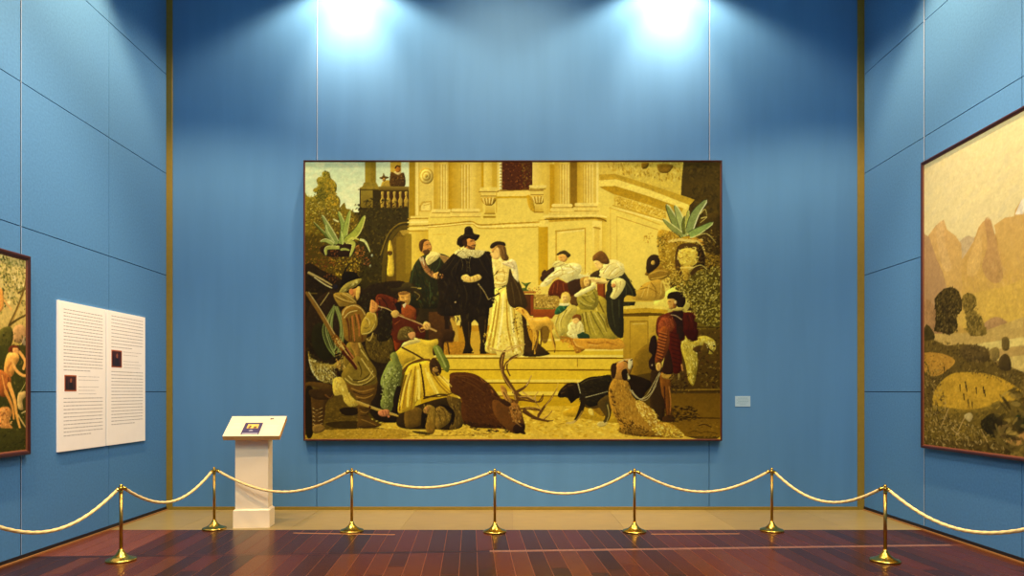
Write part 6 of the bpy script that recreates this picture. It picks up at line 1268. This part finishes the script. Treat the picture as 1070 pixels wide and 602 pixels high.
# ------------------------------------------------------------------ stanchions and ropes
POSTS = [(-3.93, 4.95), (-3.683, 6.46), (-3.438, 7.93), (-1.812, 7.81), (-.174, 7.76), (1.418, 7.78), (3.004, 7.83), (3.535, 6.43), (3.82, 4.75)]
PLAB = ['brass rope post beyond the left edge, where the leftmost rope ends',
        'brass rope post nearest the left wall, in front of the white text panels',
        'brass rope post just left of the white lectern',
        'brass rope post first to the right of the lectern, under the hunters in the painting',
        'brass rope post in the middle, below the fallen stag in the big painting',
        'brass rope post below the two dogs in the big painting',
        'brass rope post right of the big painting\'s lower corner, left of the corner trim',
        'brass rope post nearest the right wall, standing forward on the dark planks',
        'brass rope post beyond the right edge, where the rightmost rope ends']
def make_post():
    root = empty('rope_stanchion', (0, 0, 0))
    bm = bmesh.new()
    lathe(bm, [(0, 0), (.128, 0), (.134, .004), (.134, .010), (.128, .017), (.112, .022), (.088, .030), (.066, .042), (.048, .058), (.036, .074), (.028, .088), (.024, .100), (.0195, .108), (.0157, .110), (0, .110)], 40)
    build('base', bm, M_BRASS, root, True)
    bm = bmesh.new()
    lathe(bm, [(0, .1105), (.0155, .1105), (.0155, .640), (0, .640)], 24)
    build('pole', bm, M_BRASSD, root, True)
    bm = bmesh.new()
    lathe(bm, [(0, .6405), (.019, .6405), (.0205, .646), (.0175, .652), (.0175, .672), (.022, .678), (.022, .690), (.017, .694), (0, .694)], 24)
    build('collar', bm, M_BRASS, root, True)
    bm = bmesh.new()
    lathe(bm, [(0, .6942), (.008, .6945), (.009, .699), (.0145, .703), (.0165, .709), (.014, .716), (.007, .7205), (0, .722)], 20)
    build('finial', bm, M_BRASS, root, True)
    return root
proto = make_post()
for k, (x, y) in enumerate(POSTS):
    if k == 0: o = proto
    else:
        o = proto.copy(); COL.objects.link(o)
        for ch in proto.children:
            c = ch.copy(); COL.objects.link(c); c.parent = o
    o.location = (x, y, 0.0007)
    tag(o, PLAB[k], 'stanchion', 'brass rope stanchions')

SAG = [.245, .245, .245, .185, .25, .235, .235, .215]
RLAB = ['cream rope hanging along the left wall, leftmost, cut by the photo edge',
        'cream rope across the left corner, between the two leftmost posts in view',
        'cream rope passing in front of the white lectern',
        'cream rope below the kneeling man and hunters of the big painting',
        'cream rope below the stag antlers and black dog of the big painting',
        'cream rope below the lower right corner of the big painting',
        'cream rope across the right corner, crossing the olive corner trim',
        'cream rope hanging along the right wall, rightmost, cut by the photo edge']
for k in range(8):
    A, B = Vector((*POSTS[k], .684)), Vector((*POSTS[k + 1], .684))
    d = (B - A).normalized()
    A, B = A + d * .03, B - d * .03
    n = 150
    path = []
    for i in range(n + 1):
        t = i / n
        p = A.lerp(B, t)
        p.z -= SAG[k] * (1 - (2 * t - 1) ** 2) * (0.9 + 0.1 * (1 - (2 * t - 1) ** 2))
        path.append(p)
    root = empty('barrier_rope', A)
    tag(root, RLAB[k], 'rope', 'ropes between the stanchions')
    bm = bmesh.new()
    rings = []
    side = Vector((-d.y, d.x, 0))
    dist = 0
    for i, p in enumerate(path):
        T = (path[min(i + 1, n)] - path[max(i - 1, 0)]).normalized()
        U = side.cross(T)
        if i: dist += (p - path[i - 1]).length
        ring = []
        for j in range(12):
            th = 2 * math.pi * j / 12
            r = .0145 * (1 + .10 * math.cos(3 * th - dist * 75))
            ring.append(bm.verts.new(p - A + side * (r * math.cos(th)) + U * (r * math.sin(th))))
        rings.append(ring)
    for a, b in zip(rings, rings[1:]):
        for j in range(12): bm.faces.new((a[j], a[(j + 1) % 12], b[(j + 1) % 12], b[j]))
    bm.faces.new(rings[0][::-1]); bm.faces.new(rings[-1])
    build('rope', bm, M_ROPE, root, True)
    for i0, i1, sg in ((0, 4, -1), (n, n - 4, 1)):
        P0, P1 = path[i0], path[i1]
        T = (P1 - P0).normalized()
        Mx = Matrix.Translation(P0 - A - T * .012) @ T.to_track_quat('Z', 'Y').to_matrix().to_4x4()
        bm = bmesh.new()
        lathe(bm, [(0, 0), (.006, 0), (.007, .008), (.0175, .012), (.0175, .045), (.0165, .05), (0, .05)], 16, Mx)
        build('end_cap', bm, M_BRASS, root, True)
